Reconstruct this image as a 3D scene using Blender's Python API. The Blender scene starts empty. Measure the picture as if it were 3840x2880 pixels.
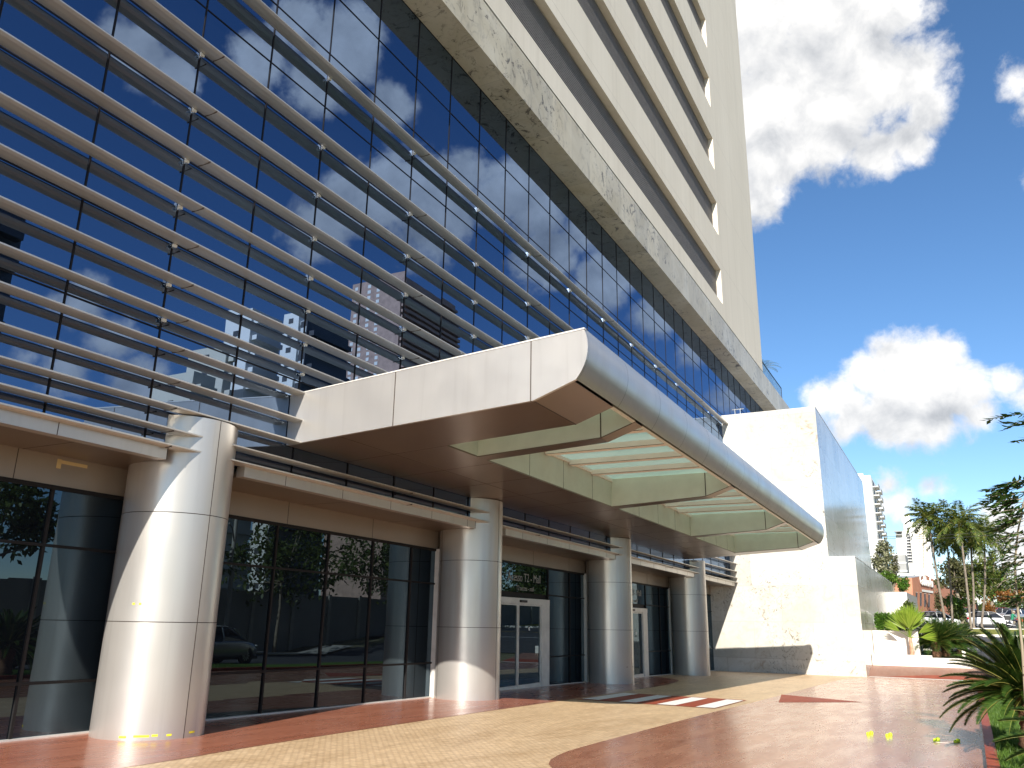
import bpy, bmesh, math, random
from mathutils import Vector, Matrix
R = math.radians
random.seed(7)
scene = bpy.context.scene
col = scene.collection

# ------------------------------------------------------------------ camera
TH, PH, RO, FPX, CAMZ = R(27.83461667), R(16.31360772), R(0.94458141), 3054.448, 1.6
fw = Vector((math.cos(TH)*math.cos(PH), math.sin(TH)*math.cos(PH), math.sin(PH)))
r0 = Vector((math.sin(TH), -math.cos(TH), 0))
u0 = r0.cross(fw)
rt = math.cos(RO)*r0 + math.sin(RO)*u0
up = -math.sin(RO)*r0 + math.cos(RO)*u0
cam = bpy.data.cameras.new('camera')
cam.sensor_width = 36
cam.lens = 36*FPX/3840
cam.clip_end = 5000
co = bpy.data.objects.new('camera', cam)
col.objects.link(co)
M = Matrix((rt, up, -fw)).transposed().to_4x4()
M.translation = Vector((0, 0, CAMZ))
co.matrix_world = M
scene.camera = co

def ray(x, y):
    """bearing of a measured point of the place, as seen from the surveyor's eye"""
    return fw + (x-1920)/FPX*rt - (y-1440)/FPX*up
def at(x, y, X):
    d = ray(x, y)
    return Vector((0, 0, CAMZ)) + d*(X/d.x)

# ------------------------------------------------------------------ terrain
def gz(X):
    X = max(min(X, 46), -60)
    return -.0095*X-.00013*X*X if X > 0 else -.0095*X
Z46 = gz(46)
def tz(X):
    if X <= 46.6: return gz(X)
    if X <= 49.6: return Z46+(X-46.6)/3*(-.28-Z46)
    if X <= 50.4: return -.28
    if X <= 150: return .17+.032*(X-50.4)
    return .17+.032*99.6+.004*(X-150)

# ------------------------------------------------------------------ materials
MATS = {}
class NT:
    def __init__(s, name):
        s.m = bpy.data.materials.new(name); s.m.use_nodes = True
        s.t = s.m.node_tree; s.n = s.t.nodes
        s.b = s.n['Principled BSDF']; s.out = s.n['Material Output']
    def node(s, t, **k):
        o = s.n.new(t)
        for a, v in k.items(): setattr(o, a, v)
        return o
    def link(s, a, b): s.t.links.new(a, b)
    def set(s, **k):
        for a, v in k.items(): s.b.inputs[a.replace('_', ' ')].default_value = v
    def pos(s, scale=(1, 1, 1)):
        g = s.node('ShaderNodeNewGeometry'); mp = s.node('ShaderNodeMapping')
        mp.inputs['Scale'].default_value = scale
        s.link(g.outputs['Position'], mp.inputs['Vector']); return mp.outputs['Vector']
    def noise(s, vec, scale, detail=4, rough=.55, dist=0):
        n = s.node('ShaderNodeTexNoise'); n.inputs['Scale'].default_value = scale
        n.inputs['Detail'].default_value = detail; n.inputs['Roughness'].default_value = rough
        n.inputs['Distortion'].default_value = dist
        s.link(vec, n.inputs['Vector']); return n.outputs['Fac']
    def ramp(s, fac, stops, interp='LINEAR'):
        r = s.node('ShaderNodeValToRGB'); r.color_ramp.interpolation = interp
        e = r.color_ramp.elements
        while len(e) < len(stops): e.new(.5)
        for i, (p, c) in enumerate(stops):
            e[i].position = p
            e[i].color = (c, c, c, 1) if not hasattr(c, '__len__') else (*c[:3], 1)
        s.link(fac, r.inputs['Fac']); return r.outputs['Color']
    def mix(s, a, b, fac, mode='MIX'):
        m = s.node('ShaderNodeMix', data_type='RGBA', blend_type=mode)
        for v, i in ((fac, 0), (a, 6), (b, 7)):
            if hasattr(v, 'links'): s.link(v, m.inputs[i])
            elif i == 0: m.inputs[0].default_value = v
            else: m.inputs[i].default_value = (*v[:3], 1)
        return m.outputs[2]
    def math(s, op, a, b=0.0, c=None):
        m = s.node('ShaderNodeMath', operation=op)
        for i, v in enumerate((a, b, c)):
            if v is None: continue
            if hasattr(v, 'links'): s.link(v, m.inputs[i])
            else: m.inputs[i].default_value = v
        return m.outputs[0]
    def color(s, c): s.link(c, s.b.inputs['Base Color'])
    def bump(s, h, strength=.3, dist=.01):
        b = s.node('ShaderNodeBump'); b.inputs['Strength'].default_value = strength
        b.inputs['Distance'].default_value = dist
        s.link(h, b.inputs['Height']); s.link(b.outputs['Normal'], s.b.inputs['Normal'])
    def done(s, key): MATS[key] = s.m; return s.m

def simple(key, c, rough=.5, metal=0, var=.12, scale=3.0, spec=.5, bump=0, bscale=40, coat=0):
    k = NT(key); v = k.pos()
    n = k.noise(v, scale, 5)
    lo = tuple(x*(1-var) for x in c); hi = tuple(min(1, x*(1+var)) for x in c)
    k.color(k.ramp(n, [(.3, lo), (.7, hi)]))
    k.set(Roughness=rough, Metallic=metal, Specular_IOR_Level=spec, Coat_Weight=coat)
    if bump: k.bump(k.noise(v, bscale, 4), bump, .01)
    return k.done(key)

def m_panel():            # champagne coated aluminium sheets
    k = NT('champagne_aluminium'); v = k.pos((1, 1, .3))
    n = k.noise(v, 1.3, 5)
    c = k.ramp(n, [(.25, (.50, .475, .44)), (.75, (.56, .535, .495))])
    run = k.ramp(k.noise(k.pos((7, 7, .35)), 1.0, 6, .6, .4), [(.52, 0), (.72, 1)])
    k.color(k.mix(c, (.40, .37, .33), k.math('MULTIPLY', run, .28)))
    k.link(k.ramp(k.noise(k.pos(), 1.6, 5), [(.3, .28), (.75, .38)]), k.b.inputs['Roughness'])
    k.set(Metallic=.62, Specular_IOR_Level=.5)
    k.bump(k.noise(k.pos((.8, .8, .8)), 1.0, 2), .10, .02)
    return k.done('panel')
m_panel()
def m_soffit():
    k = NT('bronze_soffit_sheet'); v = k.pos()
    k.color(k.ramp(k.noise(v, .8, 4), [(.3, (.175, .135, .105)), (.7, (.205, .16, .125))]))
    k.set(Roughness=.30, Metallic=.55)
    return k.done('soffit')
m_soffit()
def m_glass(key, tint, f0, rough=0.0, wav=.0, dark=(.004, .006, .010)):
    # mirror-coated glazing: dark body, tinted mirror coat, slight roller-wave
    k = NT(key)
    k.n.remove(k.b)
    g = k.node('ShaderNodeBsdfGlossy'); g.inputs['Roughness'].default_value = rough
    g.inputs['Color'].default_value = (*tint, 1)
    d = k.node('ShaderNodeBsdfDiffuse'); d.inputs['Color'].default_value = (*dark, 1)
    lw = k.node('ShaderNodeFresnel'); lw.inputs['IOR'].default_value = 1.5
    fac = k.math('MINIMUM', k.math('MULTIPLY_ADD', lw.outputs[0], 1-f0, f0), 1.0)
    mx = k.node('ShaderNodeMixShader')
    k.link(fac, mx.inputs[0]); k.link(d.outputs[0], mx.inputs[1]); k.link(g.outputs[0], mx.inputs[2])
    if wav:
        b = k.node('ShaderNodeBump'); b.inputs['Strength'].default_value = wav; b.inputs['Distance'].default_value = .02
        k.link(k.noise(k.pos((.55, .55, .4)), 1.0, 2), b.inputs['Height'])
        k.link(b.outputs[0], g.inputs['Normal'])
    k.link(mx.outputs[0], k.out.inputs['Surface'])
    return k.done(key)
m_glass('curtain_glass', (.25, .345, .52), .60, 0.0, .05)
m_glass('shop_glass', (.30, .40, .48), .18, 0.0, .03, (.006, .008, .011))
m_glass('window_glass', (.5, .55, .6), .2, 0.02)
def m_stone():            # polished cream granite cladding with rust veins, black flecks and sheet joints
    k = NT('cream_granite_cladding'); v = k.pos()
    big = k.noise(v, .55, 6, .6, 1.0)
    c = k.ramp(big, [(.28, (.51, .485, .43)), (.5, (.56, .54, .49)), (.68, (.60, .585, .54))])
    wash = k.ramp(k.noise(v, 1.7, 7, .66, 1.8), [(.50, 0), (.66, 1)])
    c = k.mix(c, (.45, .40, .32), k.math('MULTIPLY', wash, .45))
    zr = k.ramp(k.noise(k.pos((1, 1, .6)), .30, 3, .5), [(.54, 0), (.62, 1)])
    rust = k.ramp(k.noise(v, 1.3, 9, .72, 2.6), [(.50, 0), (.60, 1)])
    c = k.mix(c, (.27, .145, .06), k.math('MULTIPLY', k.math('MULTIPLY', rust, zr), .8))
    zone = k.ramp(k.noise(v, .38, 4, .6), [(.50, 0), (.60, 1)])
    grey = k.ramp(k.noise(v, 2.2, 10, .74, 3.0), [(.54, 0), (.60, 1)])
    c = k.mix(c, (.15, .14, .12), k.math('MULTIPLY', k.math('MULTIPLY', grey, k.math('MULTIPLY_ADD', zone, .88, .12)), .75))
    fl = k.ramp(k.noise(v, 3.6, 8, .74, 1.8), [(.60, 0), (.635, 1)])
    c = k.mix(c, (.035, .03, .028), k.math('MULTIPLY', k.math('MULTIPLY', fl, zone), .95))
    # joints
    g = k.node('ShaderNodeNewGeometry'); sp = k.node('ShaderNodeSeparateXYZ'); k.link(g.outputs['Position'], sp.inputs[0])
    cb = k.node('ShaderNodeCombineXYZ')
    k.link(k.math('ADD', sp.outputs[0], sp.outputs[1]), cb.inputs[0]); k.link(sp.outputs[2], cb.inputs[1])
    br = k.node('ShaderNodeTexBrick'); br.offset = .5
    for a, x in (('Scale', 1), ('Mortar Size', .011), ('Mortar Smooth', .1), ('Brick Width', 3.0), ('Row Height', 1.85)): br.inputs[a].default_value = x
    k.link(cb.outputs[0], br.inputs['Vector'])
    # each sheet a slightly different tone
    br.inputs['Color1'].default_value = (.86, .85, .82, 1); br.inputs['Color2'].default_value = (1.08, 1.08, 1.07, 1); br.inputs['Mortar'].default_value = (1, 1, 1, 1)
    c = k.mix(c, br.outputs['Color'], 1.0, 'MULTIPLY')
    c = k.mix(c, (.33, .29, .23), k.math('MULTIPLY', br.outputs['Fac'], .6))
    k.color(c); k.set(Roughness=.15, Specular_IOR_Level=.42)
    return k.done('stone')
m_stone()
def m_stone_band():       # honed, weathered pieces of the same stone on the tower band
    k = NT('weathered_stone_band'); v = k.pos((1, 1, .45))
    big = k.noise(k.pos(), .5, 6, .6, .8)
    c = k.ramp(big, [(.3, (.44, .385, .27)), (.6, (.54, .495, .39)), (.75, (.60, .57, .48))])
    st = k.ramp(k.noise(v, 2.1, 9, .7, 1.6), [(.52, 0), (.68, 1)])
    c = k.mix(c, (.26, .235, .19), k.math('MULTIPLY', st, .75))
    fl = k.ramp(k.noise(k.pos(), 2.0, 9, .76, 1.4), [(.555, 0), (.61, 1)])
    zone = k.ramp(k.noise(k.pos(), .38, 3), [(.44, 0), (.54, 1)])
    c = k.mix(c, (.045, .035, .03), k.math('MULTIPLY', k.math('MULTIPLY', fl, zone), .9))
    g = k.node('ShaderNodeNewGeometry'); sp = k.node('ShaderNodeSeparateXYZ'); k.link(g.outputs['Position'], sp.inputs[0])
    fr = k.math('FRACT', k.math('MULTIPLY', sp.outputs[0], 1/1.6))
    j = k.math('LESS_THAN', fr, .008)
    fl2 = k.math('FLOOR', k.math('MULTIPLY', sp.outputs[0], 1/1.6))
    wn = k.node('ShaderNodeTexWhiteNoise', noise_dimensions='1D'); k.link(fl2, wn.inputs['W'])
    c = k.mix(c, k.ramp(wn.outputs['Value'], [(0, (.88, .88, .88)), (1, (1.08, 1.07, 1.05))]), 1.0, 'MULTIPLY')
    c = k.mix(c, (.25, .22, .17), k.math('MULTIPLY', j, .55))
    k.color(c); k.set(Roughness=.35, Specular_IOR_Level=.4)
    return k.done('band')
m_stone_band()
def m_tower():
    k = NT('beige_textured_render'); v = k.pos()
    c = k.ramp(k.noise(k.pos((1, 1, .25)), .35, 6, .6), [(.3, (.64, .585, .49)), (.7, (.70, .645, .55))])
    sm = k.ramp(k.noise(k.pos((3, 3, .12)), 1.0, 5, .6), [(.45, 0), (.75, 1)])
    c = k.mix(c, (.52, .47, .39), k.math('MULTIPLY', sm, .25))
    g = k.node('ShaderNodeNewGeometry'); sp = k.node('ShaderNodeSeparateXYZ'); k.link(g.outputs['Position'], sp.inputs[0])
    fz = k.math('FRACT', k.math('MULTIPLY_ADD', sp.outputs[2], 1/4.35, -.03))
    c = k.mix(c, (.40, .36, .30), k.math('MULTIPLY', k.math('LESS_THAN', fz, .006), .55))
    st = k.ramp(k.noise(k.pos((2.2, 2.2, .06)), 1.0, 6, .6), [(.55, 0), (.78, 1)])
    c = k.mix(c, (.44, .40, .33), k.math('MULTIPLY', st, .30))
    k.color(c); k.set(Roughness=.85, Specular_IOR_Level=.25)
    k.bump(k.noise(v, 60, 4), .35, .004)
    return k.done('tower')
m_tower()
def m_paver():            # small square tan setts
    k = NT('tan_setts'); v = k.pos()
    br = k.node('ShaderNodeTexBrick'); br.offset = .5
    for a, x in (('Scale', 1), ('Mortar Size', .012), ('Mortar Smooth', .35), ('Brick Width', .105), ('Row Height', .065), ('Bias', 0)): br.inputs[a].default_value = x
    br.inputs['Color1'].default_value = (.57, .42, .26, 1); br.inputs['Color2'].default_value = (.72, .555, .37, 1); br.inputs['Mortar'].default_value = (.50, .36, .23, 1)
    mp = k.node('ShaderNodeMapping'); mp.inputs['Rotation'].default_value = (0, 0, R(90)); k.link(v, mp.inputs['Vector']); k.link(mp.outputs[0], br.inputs['Vector'])
    big = k.ramp(k.noise(k.pos((.35, 1.3, 1)), .9, 8, .68, 1.2), [(.3, (.80, .74, .66)), (.5, (1.0, .98, .95)), (.7, (1.14, 1.12, 1.08))])
    c = k.mix(br.outputs['Color'], big, 1.0, 'MULTIPLY')
    sp = k.ramp(k.noise(v, 9, 6, .6), [(.35, (.86, .84, .80)), (.65, (1.08, 1.06, 1.02))])
    c = k.mix(c, sp, 1.0, 'MULTIPLY')
    k.color(c); k.set(Roughness=.42, Specular_IOR_Level=.35)
    h = k.math('ADD', k.math('MULTIPLY', br.outputs['Fac'], -1.0), k.math('MULTIPLY', k.noise(v, 30, 4), .5))
    k.bump(h, .6, .008)
    return k.done('paver')
m_paver()
def m_red(key, c1, c2, rough_lo=.22, rough_hi=.40):   # burnished red concrete, trowel-streaked, sealed
    k = NT(key); v = k.pos()
    st = k.noise(k.pos((.5, 2.2, 1)), 1.0, 7, .62, .8)
    c = k.ramp(st, [(.3, c1), (.7, c2)])
    sp = k.noise(v, 14, 6, .65)
    c = k.mix(c, k.ramp(sp, [(.3, (.82, .82, .82)), (.7, (1.12, 1.12, 1.12))]), 1.0, 'MULTIPLY')
    k.color(c)
    k.link(k.ramp(k.noise(k.pos((.6, 2.6, 1)), 1.3, 7, .65), [(.32, rough_lo), (.72, rough_hi)]), k.b.inputs['Roughness'])
    k.set(Specular_IOR_Level=.62 if rough_lo < .3 else .3, Coat_Weight=.30 if rough_lo < .3 else 0, Coat_Roughness=.15)
    k.bump(k.noise(k.pos((1, 1.6, 1)), 3.5, 6, .6), .05, .02)
    return k.done(key)
m_red('red', (.31, .105, .058), (.42, .165, .098))
m_red('red_field', (.33, .13, .075), (.47, .23, .14), .20, .36)
m_red('red_dark', (.27, .055, .028), (.33, .075, .036), .5, .65)
m_red('ramp_pink', (.25, .125, .085), (.31, .16, .11), .45, .6)
simple('white_paint', (.78, .77, .72), .55, var=.10, scale=14)
simple('cream_paint', (.78, .74, .66), .7, var=.05, scale=1.5)
simple('white_trim', (.62, .60, .56), .4, metal=.2)
simple('dark_frame', (.014, .013, .013), .6, spec=.2)
simple('mullion', (.008, .007, .010), .6, spec=.25)
simple('vent_metal', (.22, .205, .19), .5, metal=.2)
simple('vent_back', (.02, .02, .02), .8)
simple('joint', (.06, .045, .035), .7)
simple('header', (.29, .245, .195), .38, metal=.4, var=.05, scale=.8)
simple('bracket_steel', (.75, .75, .73), .25, metal=.9)
simple('inner_panel', (.57, .60, .51), .42, metal=.15, var=.05)
simple('letter', (.30, .30, .27), .5)
simple('tape_yellow', (.80, .70, .03), .6)
simple('masking_tape', (.55, .42, .20), .7)
simple('marker_yellow', (.60, .82, .02), .5)
simple('asphalt', (.055, .055, .057), .85, var=.2, scale=4, bump=.3, bscale=60)
simple('concrete', (.42, .40, .36), .8, var=.12)
simple('kerb_white', (.74, .70, .62), .7)
simple('soil', (.30, .12, .06), .9, var=.2, scale=5)
simple('yellow_line', (.60, .42, .06), .6)
simple('earth', (.16, .15, .08), .95, var=.3, scale=.5)
simple('white_wall', (.80, .79, .75), .7, var=.03, scale=.2)
simple('beige_wall', (.62, .58, .48), .8, var=.05, scale=.3)
simple('grey_wall', (.30, .30, .29), .8, var=.1, scale=.5)
simple('dark_wall', (.045, .05, .06), .5, var=.2, scale=.3)
simple('slab_white', (.72, .72, .70), .7, var=.05)
simple('orange_tile', (.40, .27, .22), .7, var=.2, scale=.6)
simple('roof_sheet', (.42, .42, .40), .5, metal=.2)
simple('trunk', (.24, .20, .15), .9, var=.3, scale=6, bump=.5, bscale=14)
simple('palm_trunk', (.19, .155, .12), .85, var=.25, scale=5, bump=.4, bscale=9)
simple('cycad_trunk', (.15, .075, .04), .95, var=.45, scale=22, bump=1.0, bscale=26)
simple('fan_trunk', (.45, .27, .17), .8, var=.35, scale=9, bump=.5, bscale=18)
simple('twig', (.28, .23, .16), .8)
simple('tyre', (.015, .015, .016), .8)
simple('rim', (.55, .55, .57), .3, metal=.8)
simple('car_white', (.80, .80, .80), .22, var=.01, coat=.6)
simple('car_red', (.45, .015, .02), .22, var=.02, coat=.6)
simple('car_silver', (.42, .43, .45), .25, metal=.6, var=.02, coat=.5)
simple('car_dark', (.02, .022, .028), .2, var=.05, coat=.6)
simple('car_glass', (.012, .014, .018), .05, var=.01, spec=.8)
simple('plastic_black', (.02, .02, .02), .5)
simple('lamp_red', (.5, .02, .02), .2)
simple('lamp_clear', (.75, .76, .78), .1)
simple('jacket_green', (.02, .20, .11), .8)
simple('trousers', (.03, .03, .05), .85)
simple('skin', (.48, .27, .18), .55, var=.05)
simple('helmet', (.30, .25, .20), .3)
simple('wire', (.02, .02, .02), .6)
simple('sign_red', (.55, .03, .03), .4)
def m_brick():
    k = NT('brick_facing'); v = k.pos()
    c = k.ramp(k.noise(v, .6, 6), [(.3, (.42, .15, .075)), (.7, (.50, .20, .10))])
    g = k.node('ShaderNodeNewGeometry'); sp = k.node('ShaderNodeSeparateXYZ'); k.link(g.outputs['Position'], sp.inputs[0])
    cb = k.node('ShaderNodeCombineXYZ'); k.link(k.math('ADD', sp.outputs[0], sp.outputs[1]), cb.inputs[0]); k.link(sp.outputs[2], cb.inputs[1])
    br = k.node('ShaderNodeTexBrick')
    for a, x in (('Scale', 1), ('Mortar Size', .012), ('Brick Width', .25), ('Row Height', .08)): br.inputs[a].default_value = x
    k.link(cb.outputs[0], br.inputs['Vector'])
    c = k.mix(c, (.40, .32, .26), k.math('MULTIPLY', br.outputs['Fac'], .5))
    k.color(c); k.set(Roughness=.85)
    return k.done('brick')
m_brick()
def m_leaf(key, c_dark, c_mid, c_lite, rough=.45, trans=.35):
    k = NT(key)
    g = k.node('ShaderNodeNewGeometry')
    wn = k.noise(k.pos(), 1.1, 3)
    f = k.math('ADD', k.math('MULTIPLY', g.outputs['Random Per Island'], .65), k.math('MULTIPLY', wn, .45))
    c = k.ramp(f, [(.15, c_dark), (.55, c_mid), (.92, c_lite)])
    k.color(c); k.set(Roughness=rough, Specular_IOR_Level=.4)
    tr = k.node('ShaderNodeBsdfTranslucent'); k.link(c, tr.inputs['Color'])
    mx = k.node('ShaderNodeMixShader'); mx.inputs[0].default_value = trans
    k.link(k.b.outputs[0], mx.inputs[1]); k.link(tr.outputs[0], mx.inputs[2]); k.link(mx.outputs[0], k.out.inputs['Surface'])
    return k.done(key)
m_leaf('leaf_tree', (.035, .06, .014), (.085, .12, .026), (.15, .19, .045))
m_leaf('leaf_olive', (.055, .060, .022), (.11, .115, .045), (.19, .18, .08))
m_leaf('leaf_bright', (.05, .10, .012), (.10, .19, .02), (.19, .30, .04))
m_leaf('leaf_palm', (.04, .075, .014), (.10, .15, .028), (.22, .22, .05))
m_leaf('leaf_cycad', (.012, .032, .006), (.028, .062, .010), (.07, .11, .018), .3, .15)
m_leaf('leaf_fan', (.14, .22, .02), (.22, .33, .03), (.34, .42, .06), .4, .4)
m_leaf('leaf_hedge', (.035, .09, .010), (.075, .17, .018), (.14, .27, .035))
m_leaf('leaf_young', (.020, .050, .012), (.045, .100, .020), (.13, .22, .045), .35, .35)
m_leaf('leaf_rust', (.16, .07, .02), (.27, .12, .03), (.38, .17, .05))
m_leaf('leaf_pale', (.10, .11, .05), (.22, .23, .12), (.50, .48, .34))
m_leaf('grass_blade', (.040, .085, .012), (.075, .15, .020), (.14, .22, .035), .5, .3)
m_leaf('frond_rib', (.20, .20, .04), (.26, .25, .05), (.32, .28, .07), .5, .1)
def m_lawn(key, a, b):
    k = NT(key); v = k.pos()
    c = k.ramp(k.noise(v, 5, 8, .7), [(.3, a), (.7, b)])
    c = k.mix(c, k.ramp(k.noise(v, .7, 4), [(.35, (.8, .8, .8)), (.7, (1.15, 1.1, 1.0))]), 1.0, 'MULTIPLY')
    k.color(c); k.set(Roughness=.9, Specular_IOR_Level=.2); k.bump(k.noise(v, 70, 5, .7), .8, .02)
    return k.done(key)
m_lawn('lawn', (.06, .13, .018), (.13, .22, .03))
m_lawn('verge', (.17, .19, .04), (.26, .26, .06))
def m_skylight():
    k = NT('frosted_skylight_glass'); k.n.remove(k.b)
    t = k.node('ShaderNodeBsdfTranslucent')
    c = k.ramp(k.noise(k.pos((1, .4, 1)), .9, 4), [(.3, (.60, .74, .68)), (.7, (.72, .82, .77))])
    k.link(c, t.inputs['Color'])
    g = k.node('ShaderNodeBsdfGlossy'); g.inputs['Roughness'].default_value = .08; g.inputs['Color'].default_value = (.8, .9, .88, 1)
    lw = k.node('ShaderNodeFresnel'); lw.inputs['IOR'].default_value = 1.45
    mx = k.node('ShaderNodeMixShader'); k.link(lw.outputs[0], mx.inputs[0]); k.link(t.outputs[0], mx.inputs[1]); k.link(g.outputs[0], mx.inputs[2])
    k.link(mx.outputs[0], k.out.inputs['Surface']); return k.done('skylight')
m_skylight()
def m_railglass():
    k = NT('terrace_glass'); k.set(Base_Color=(.25, .42, .60, 1), Roughness=.03, Transmission_Weight=.35, IOR=1.45); return k.done('rail_glass')
m_railglass()

# ------------------------------------------------------------------ mesh helpers
class MB:
    def __init__(s): s.v = []; s.f = []; s.m = []; s.mats = []; s.smooth = []
    def mi(s, mat):
        mat = MATS[mat]
        if mat not in s.mats: s.mats.append(mat)
        return s.mats.index(mat)
    def face(s, pts, mat, smooth=False):
        i = len(s.v); s.v += [tuple(p) for p in pts]; s.f.append(tuple(range(i, i+len(pts)))); s.m.append(s.mi(mat)); s.smooth.append(smooth)
    def mesh(s, verts, faces, mat, smooth=False):
        i = len(s.v); s.v += [tuple(p) for p in verts]; k = s.mi(mat)
        for f in faces: s.f.append(tuple(i+a for a in f)); s.m.append(k); s.smooth.append(smooth)
    def box(s, x0, y0, z0, x1, y1, z1, mat, dz=None):
        dz = dz or (lambda X: 0)
        P = [(x, y, z+dz(x)) for x in (x0, x1) for y in (y0, y1) for z in (z0, z1)]
        s.mesh(P, [(0, 1, 3, 2), (4, 6, 7, 5), (0, 4, 5, 1), (2, 3, 7, 6), (0, 2, 6, 4), (1, 5, 7, 3)], mat)
    def prism(s, poly, axis, a, b, mat, smooth=False, dz=None):
        """extrude a polygon in the plane across axis ('x': (y,z), 'y': (x,z), 'z': (x,y))"""
        dz = dz or (lambda X: 0)
        def P(p, t):
            q = {'x': (t, p[0], p[1]), 'y': (p[0], t, p[1]), 'z': (p[0], p[1], t)}[axis]
            return (q[0], q[1], q[2]+dz(q[0]))
        n = len(poly); V = [P(p, a) for p in poly]+[P(p, b) for p in poly]
        s.mesh(V, [tuple(range(n)), tuple(range(2*n-1, n-1, -1))], mat)
        s.mesh(V, [(i, n+i, n+(i+1) % n, (i+1) % n) for i in range(n)], mat, smooth)
    def tube(s, pts, rad, mat, n=8, cap=True, smooth=True):
        pts = [Vector(p) for p in pts]; V = []; k = len(pts)
        rad = rad if hasattr(rad, '__len__') else [rad]*k
        ref = Vector((.31, .17, .93))
        for i, p in enumerate(pts):
            t = (pts[min(i+1, k-1)]-pts[max(i-1, 0)]).normalized()
            a = t.cross(ref)
            if a.length < 1e-3: a = t.cross(Vector((1, 0, 0)))
            a.normalize(); b = t.cross(a)
            V += [p+rad[i]*(math.cos(2*math.pi*j/n)*a+math.sin(2*math.pi*j/n)*b) for j in range(n)]
        F = [(i*n+j, i*n+(j+1) % n, (i+1)*n+(j+1) % n, (i+1)*n+j) for i in range(k-1) for j in range(n)]
        s.mesh(V, F, mat, smooth)
        if cap: s.mesh(V, [tuple(range(n-1, -1, -1)), tuple(range((k-1)*n, k*n))], mat)
    def lathe(s, prof, cx, cy, mat, n=48, smooth=True, dz=0):
        V = [(cx+r*math.cos(2*math.pi*j/n), cy+r*math.sin(2*math.pi*j/n), z+dz) for r, z in prof for j in range(n)]
        k = len(prof)
        s.mesh(V, [(i*n+j, i*n+(j+1) % n, (i+1)*n+(j+1) % n, (i+1)*n+j) for i in range(k-1) for j in range(n)], mat, smooth)
        s.mesh(V, [tuple(range(n-1, -1, -1)), tuple(range((k-1)*n, k*n))], mat)
    def build(s, name, parent=None, bevel=0, bseg=2):
        me = bpy.data.meshes.new(name); me.from_pydata(s.v, [], s.f)
        for m in s.mats: me.materials.append(m)
        me.polygons.foreach_set('material_index', s.m); me.polygons.foreach_set('use_smooth', s.smooth)
        me.update()
        o = bpy.data.objects.new(name, me); col.objects.link(o)
        if parent:
            o.parent = parent; o.matrix_parent_inverse = parent.matrix_basis.inverted()
        if bevel:
            b = o.modifiers.new('bevel', 'BEVEL'); b.width = bevel; b.segments = bseg; b.limit_method = 'ANGLE'; b.angle_limit = R(40)
        return o
def tag(o, label=None, cat=None, group=None, kind=None):
    if label: o['label'] = label
    if cat: o['category'] = cat
    if group: o['group'] = group
    if kind: o['kind'] = kind
    return o
def empty(name, loc=(0, 0, 0), rz=0):
    o = bpy.data.objects.new(name, None); o.empty_display_size = .2; col.objects.link(o)
    o.location = loc; o.rotation_euler = (0, 0, rz); return o
def copy_tree(o, parent=None):
    c = o.copy(); col.objects.link(c); c.parent = parent
    for ch in list(o.children): copy_tree(ch, c)
    return c
def structure(o): o['kind'] = 'structure'; return o
def text_obj(name, body, size, mat, parent, loc, rot, extrude=.004, align='LEFT', sx=1.0):
    cu = bpy.data.curves.new(name, 'FONT'); cu.body = body; cu.size = size; cu.extrude = extrude; cu.align_x = align
    tmp = bpy.data.objects.new('tmp_text', cu); col.objects.link(tmp)
    dg = bpy.context.evaluated_depsgraph_get(); dg.update()
    me = bpy.data.meshes.new_from_object(tmp.evaluated_get(dg))
    bpy.data.objects.remove(tmp)
    me.materials.clear(); me.materials.append(MATS[mat])
    o = bpy.data.objects.new(name, me); col.objects.link(o)
    o.parent = parent; o.matrix_parent_inverse = parent.matrix_basis.inverted()
    o.location = loc; o.rotation_euler = rot; o.scale = (sx, 1, 1); return o

# ================================================================== OFFICE TOWER
def zl(X): return -.006*(X-8)          # the shopfront storey falls gently with the site
YG, YL, YB, YF, YT = 10.575, 10.21, 10.52, 11.72, 9.67
XA = 46.0                              # stone annex face
X0 = -12.0
tower = empty('office_tower', (20, 11, 0))
tag(tower, 'tall beige office tower with blue mirrored glass front, metal columns and entrance canopy', 'office tower')

# --- curtain wall: every pane sits a hair out of true, as real glazing does
PITCH, XM0 = 1.607, 8.11
rows = [4.08, 5.95, 7.44, 8.99, 9.98, 11.10, 12.03, 13.36, 14.90, 16.68]
xs = [XM0+PITCH*k for k in range(-13, 37)]
rg = random.Random(3)
b = MB()
for i in range(len(xs)-1):
    for j in range(len(rows)-1):
        a0, a1 = rg.gauss(0, .0011), rg.gauss(0, .0016)
        y = [YG+a0*sx*PITCH/2+a1*sz*(rows[j+1]-rows[j])/2 for sx, sz in ((-1, -1), (1, -1), (1, 1), (-1, 1))]
        b.face([(xs[i], y[0], rows[j]), (xs[i+1], y[1], rows[j]), (xs[i+1], y[2], rows[j+1]), (xs[i], y[3], rows[j+1])], 'curtain_glass')
b.box(xs[0], YG+.05, rows[0], xs[-1], YG+.15, rows[-1], 'dark_frame')
cw = b.build('curtain_wall', tower)
b = MB()
for x in xs: b.box(x-.010, YG-.014, rows[0], x+.016, YG+.03, rows[-1], 'mullion')
for z in rows[1:]: b.box(xs[0], YG-.012, z-.011, xs[-1], YG+.03, z+.011, 'mullion')
b.build('mullion_grid', cw)

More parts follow.
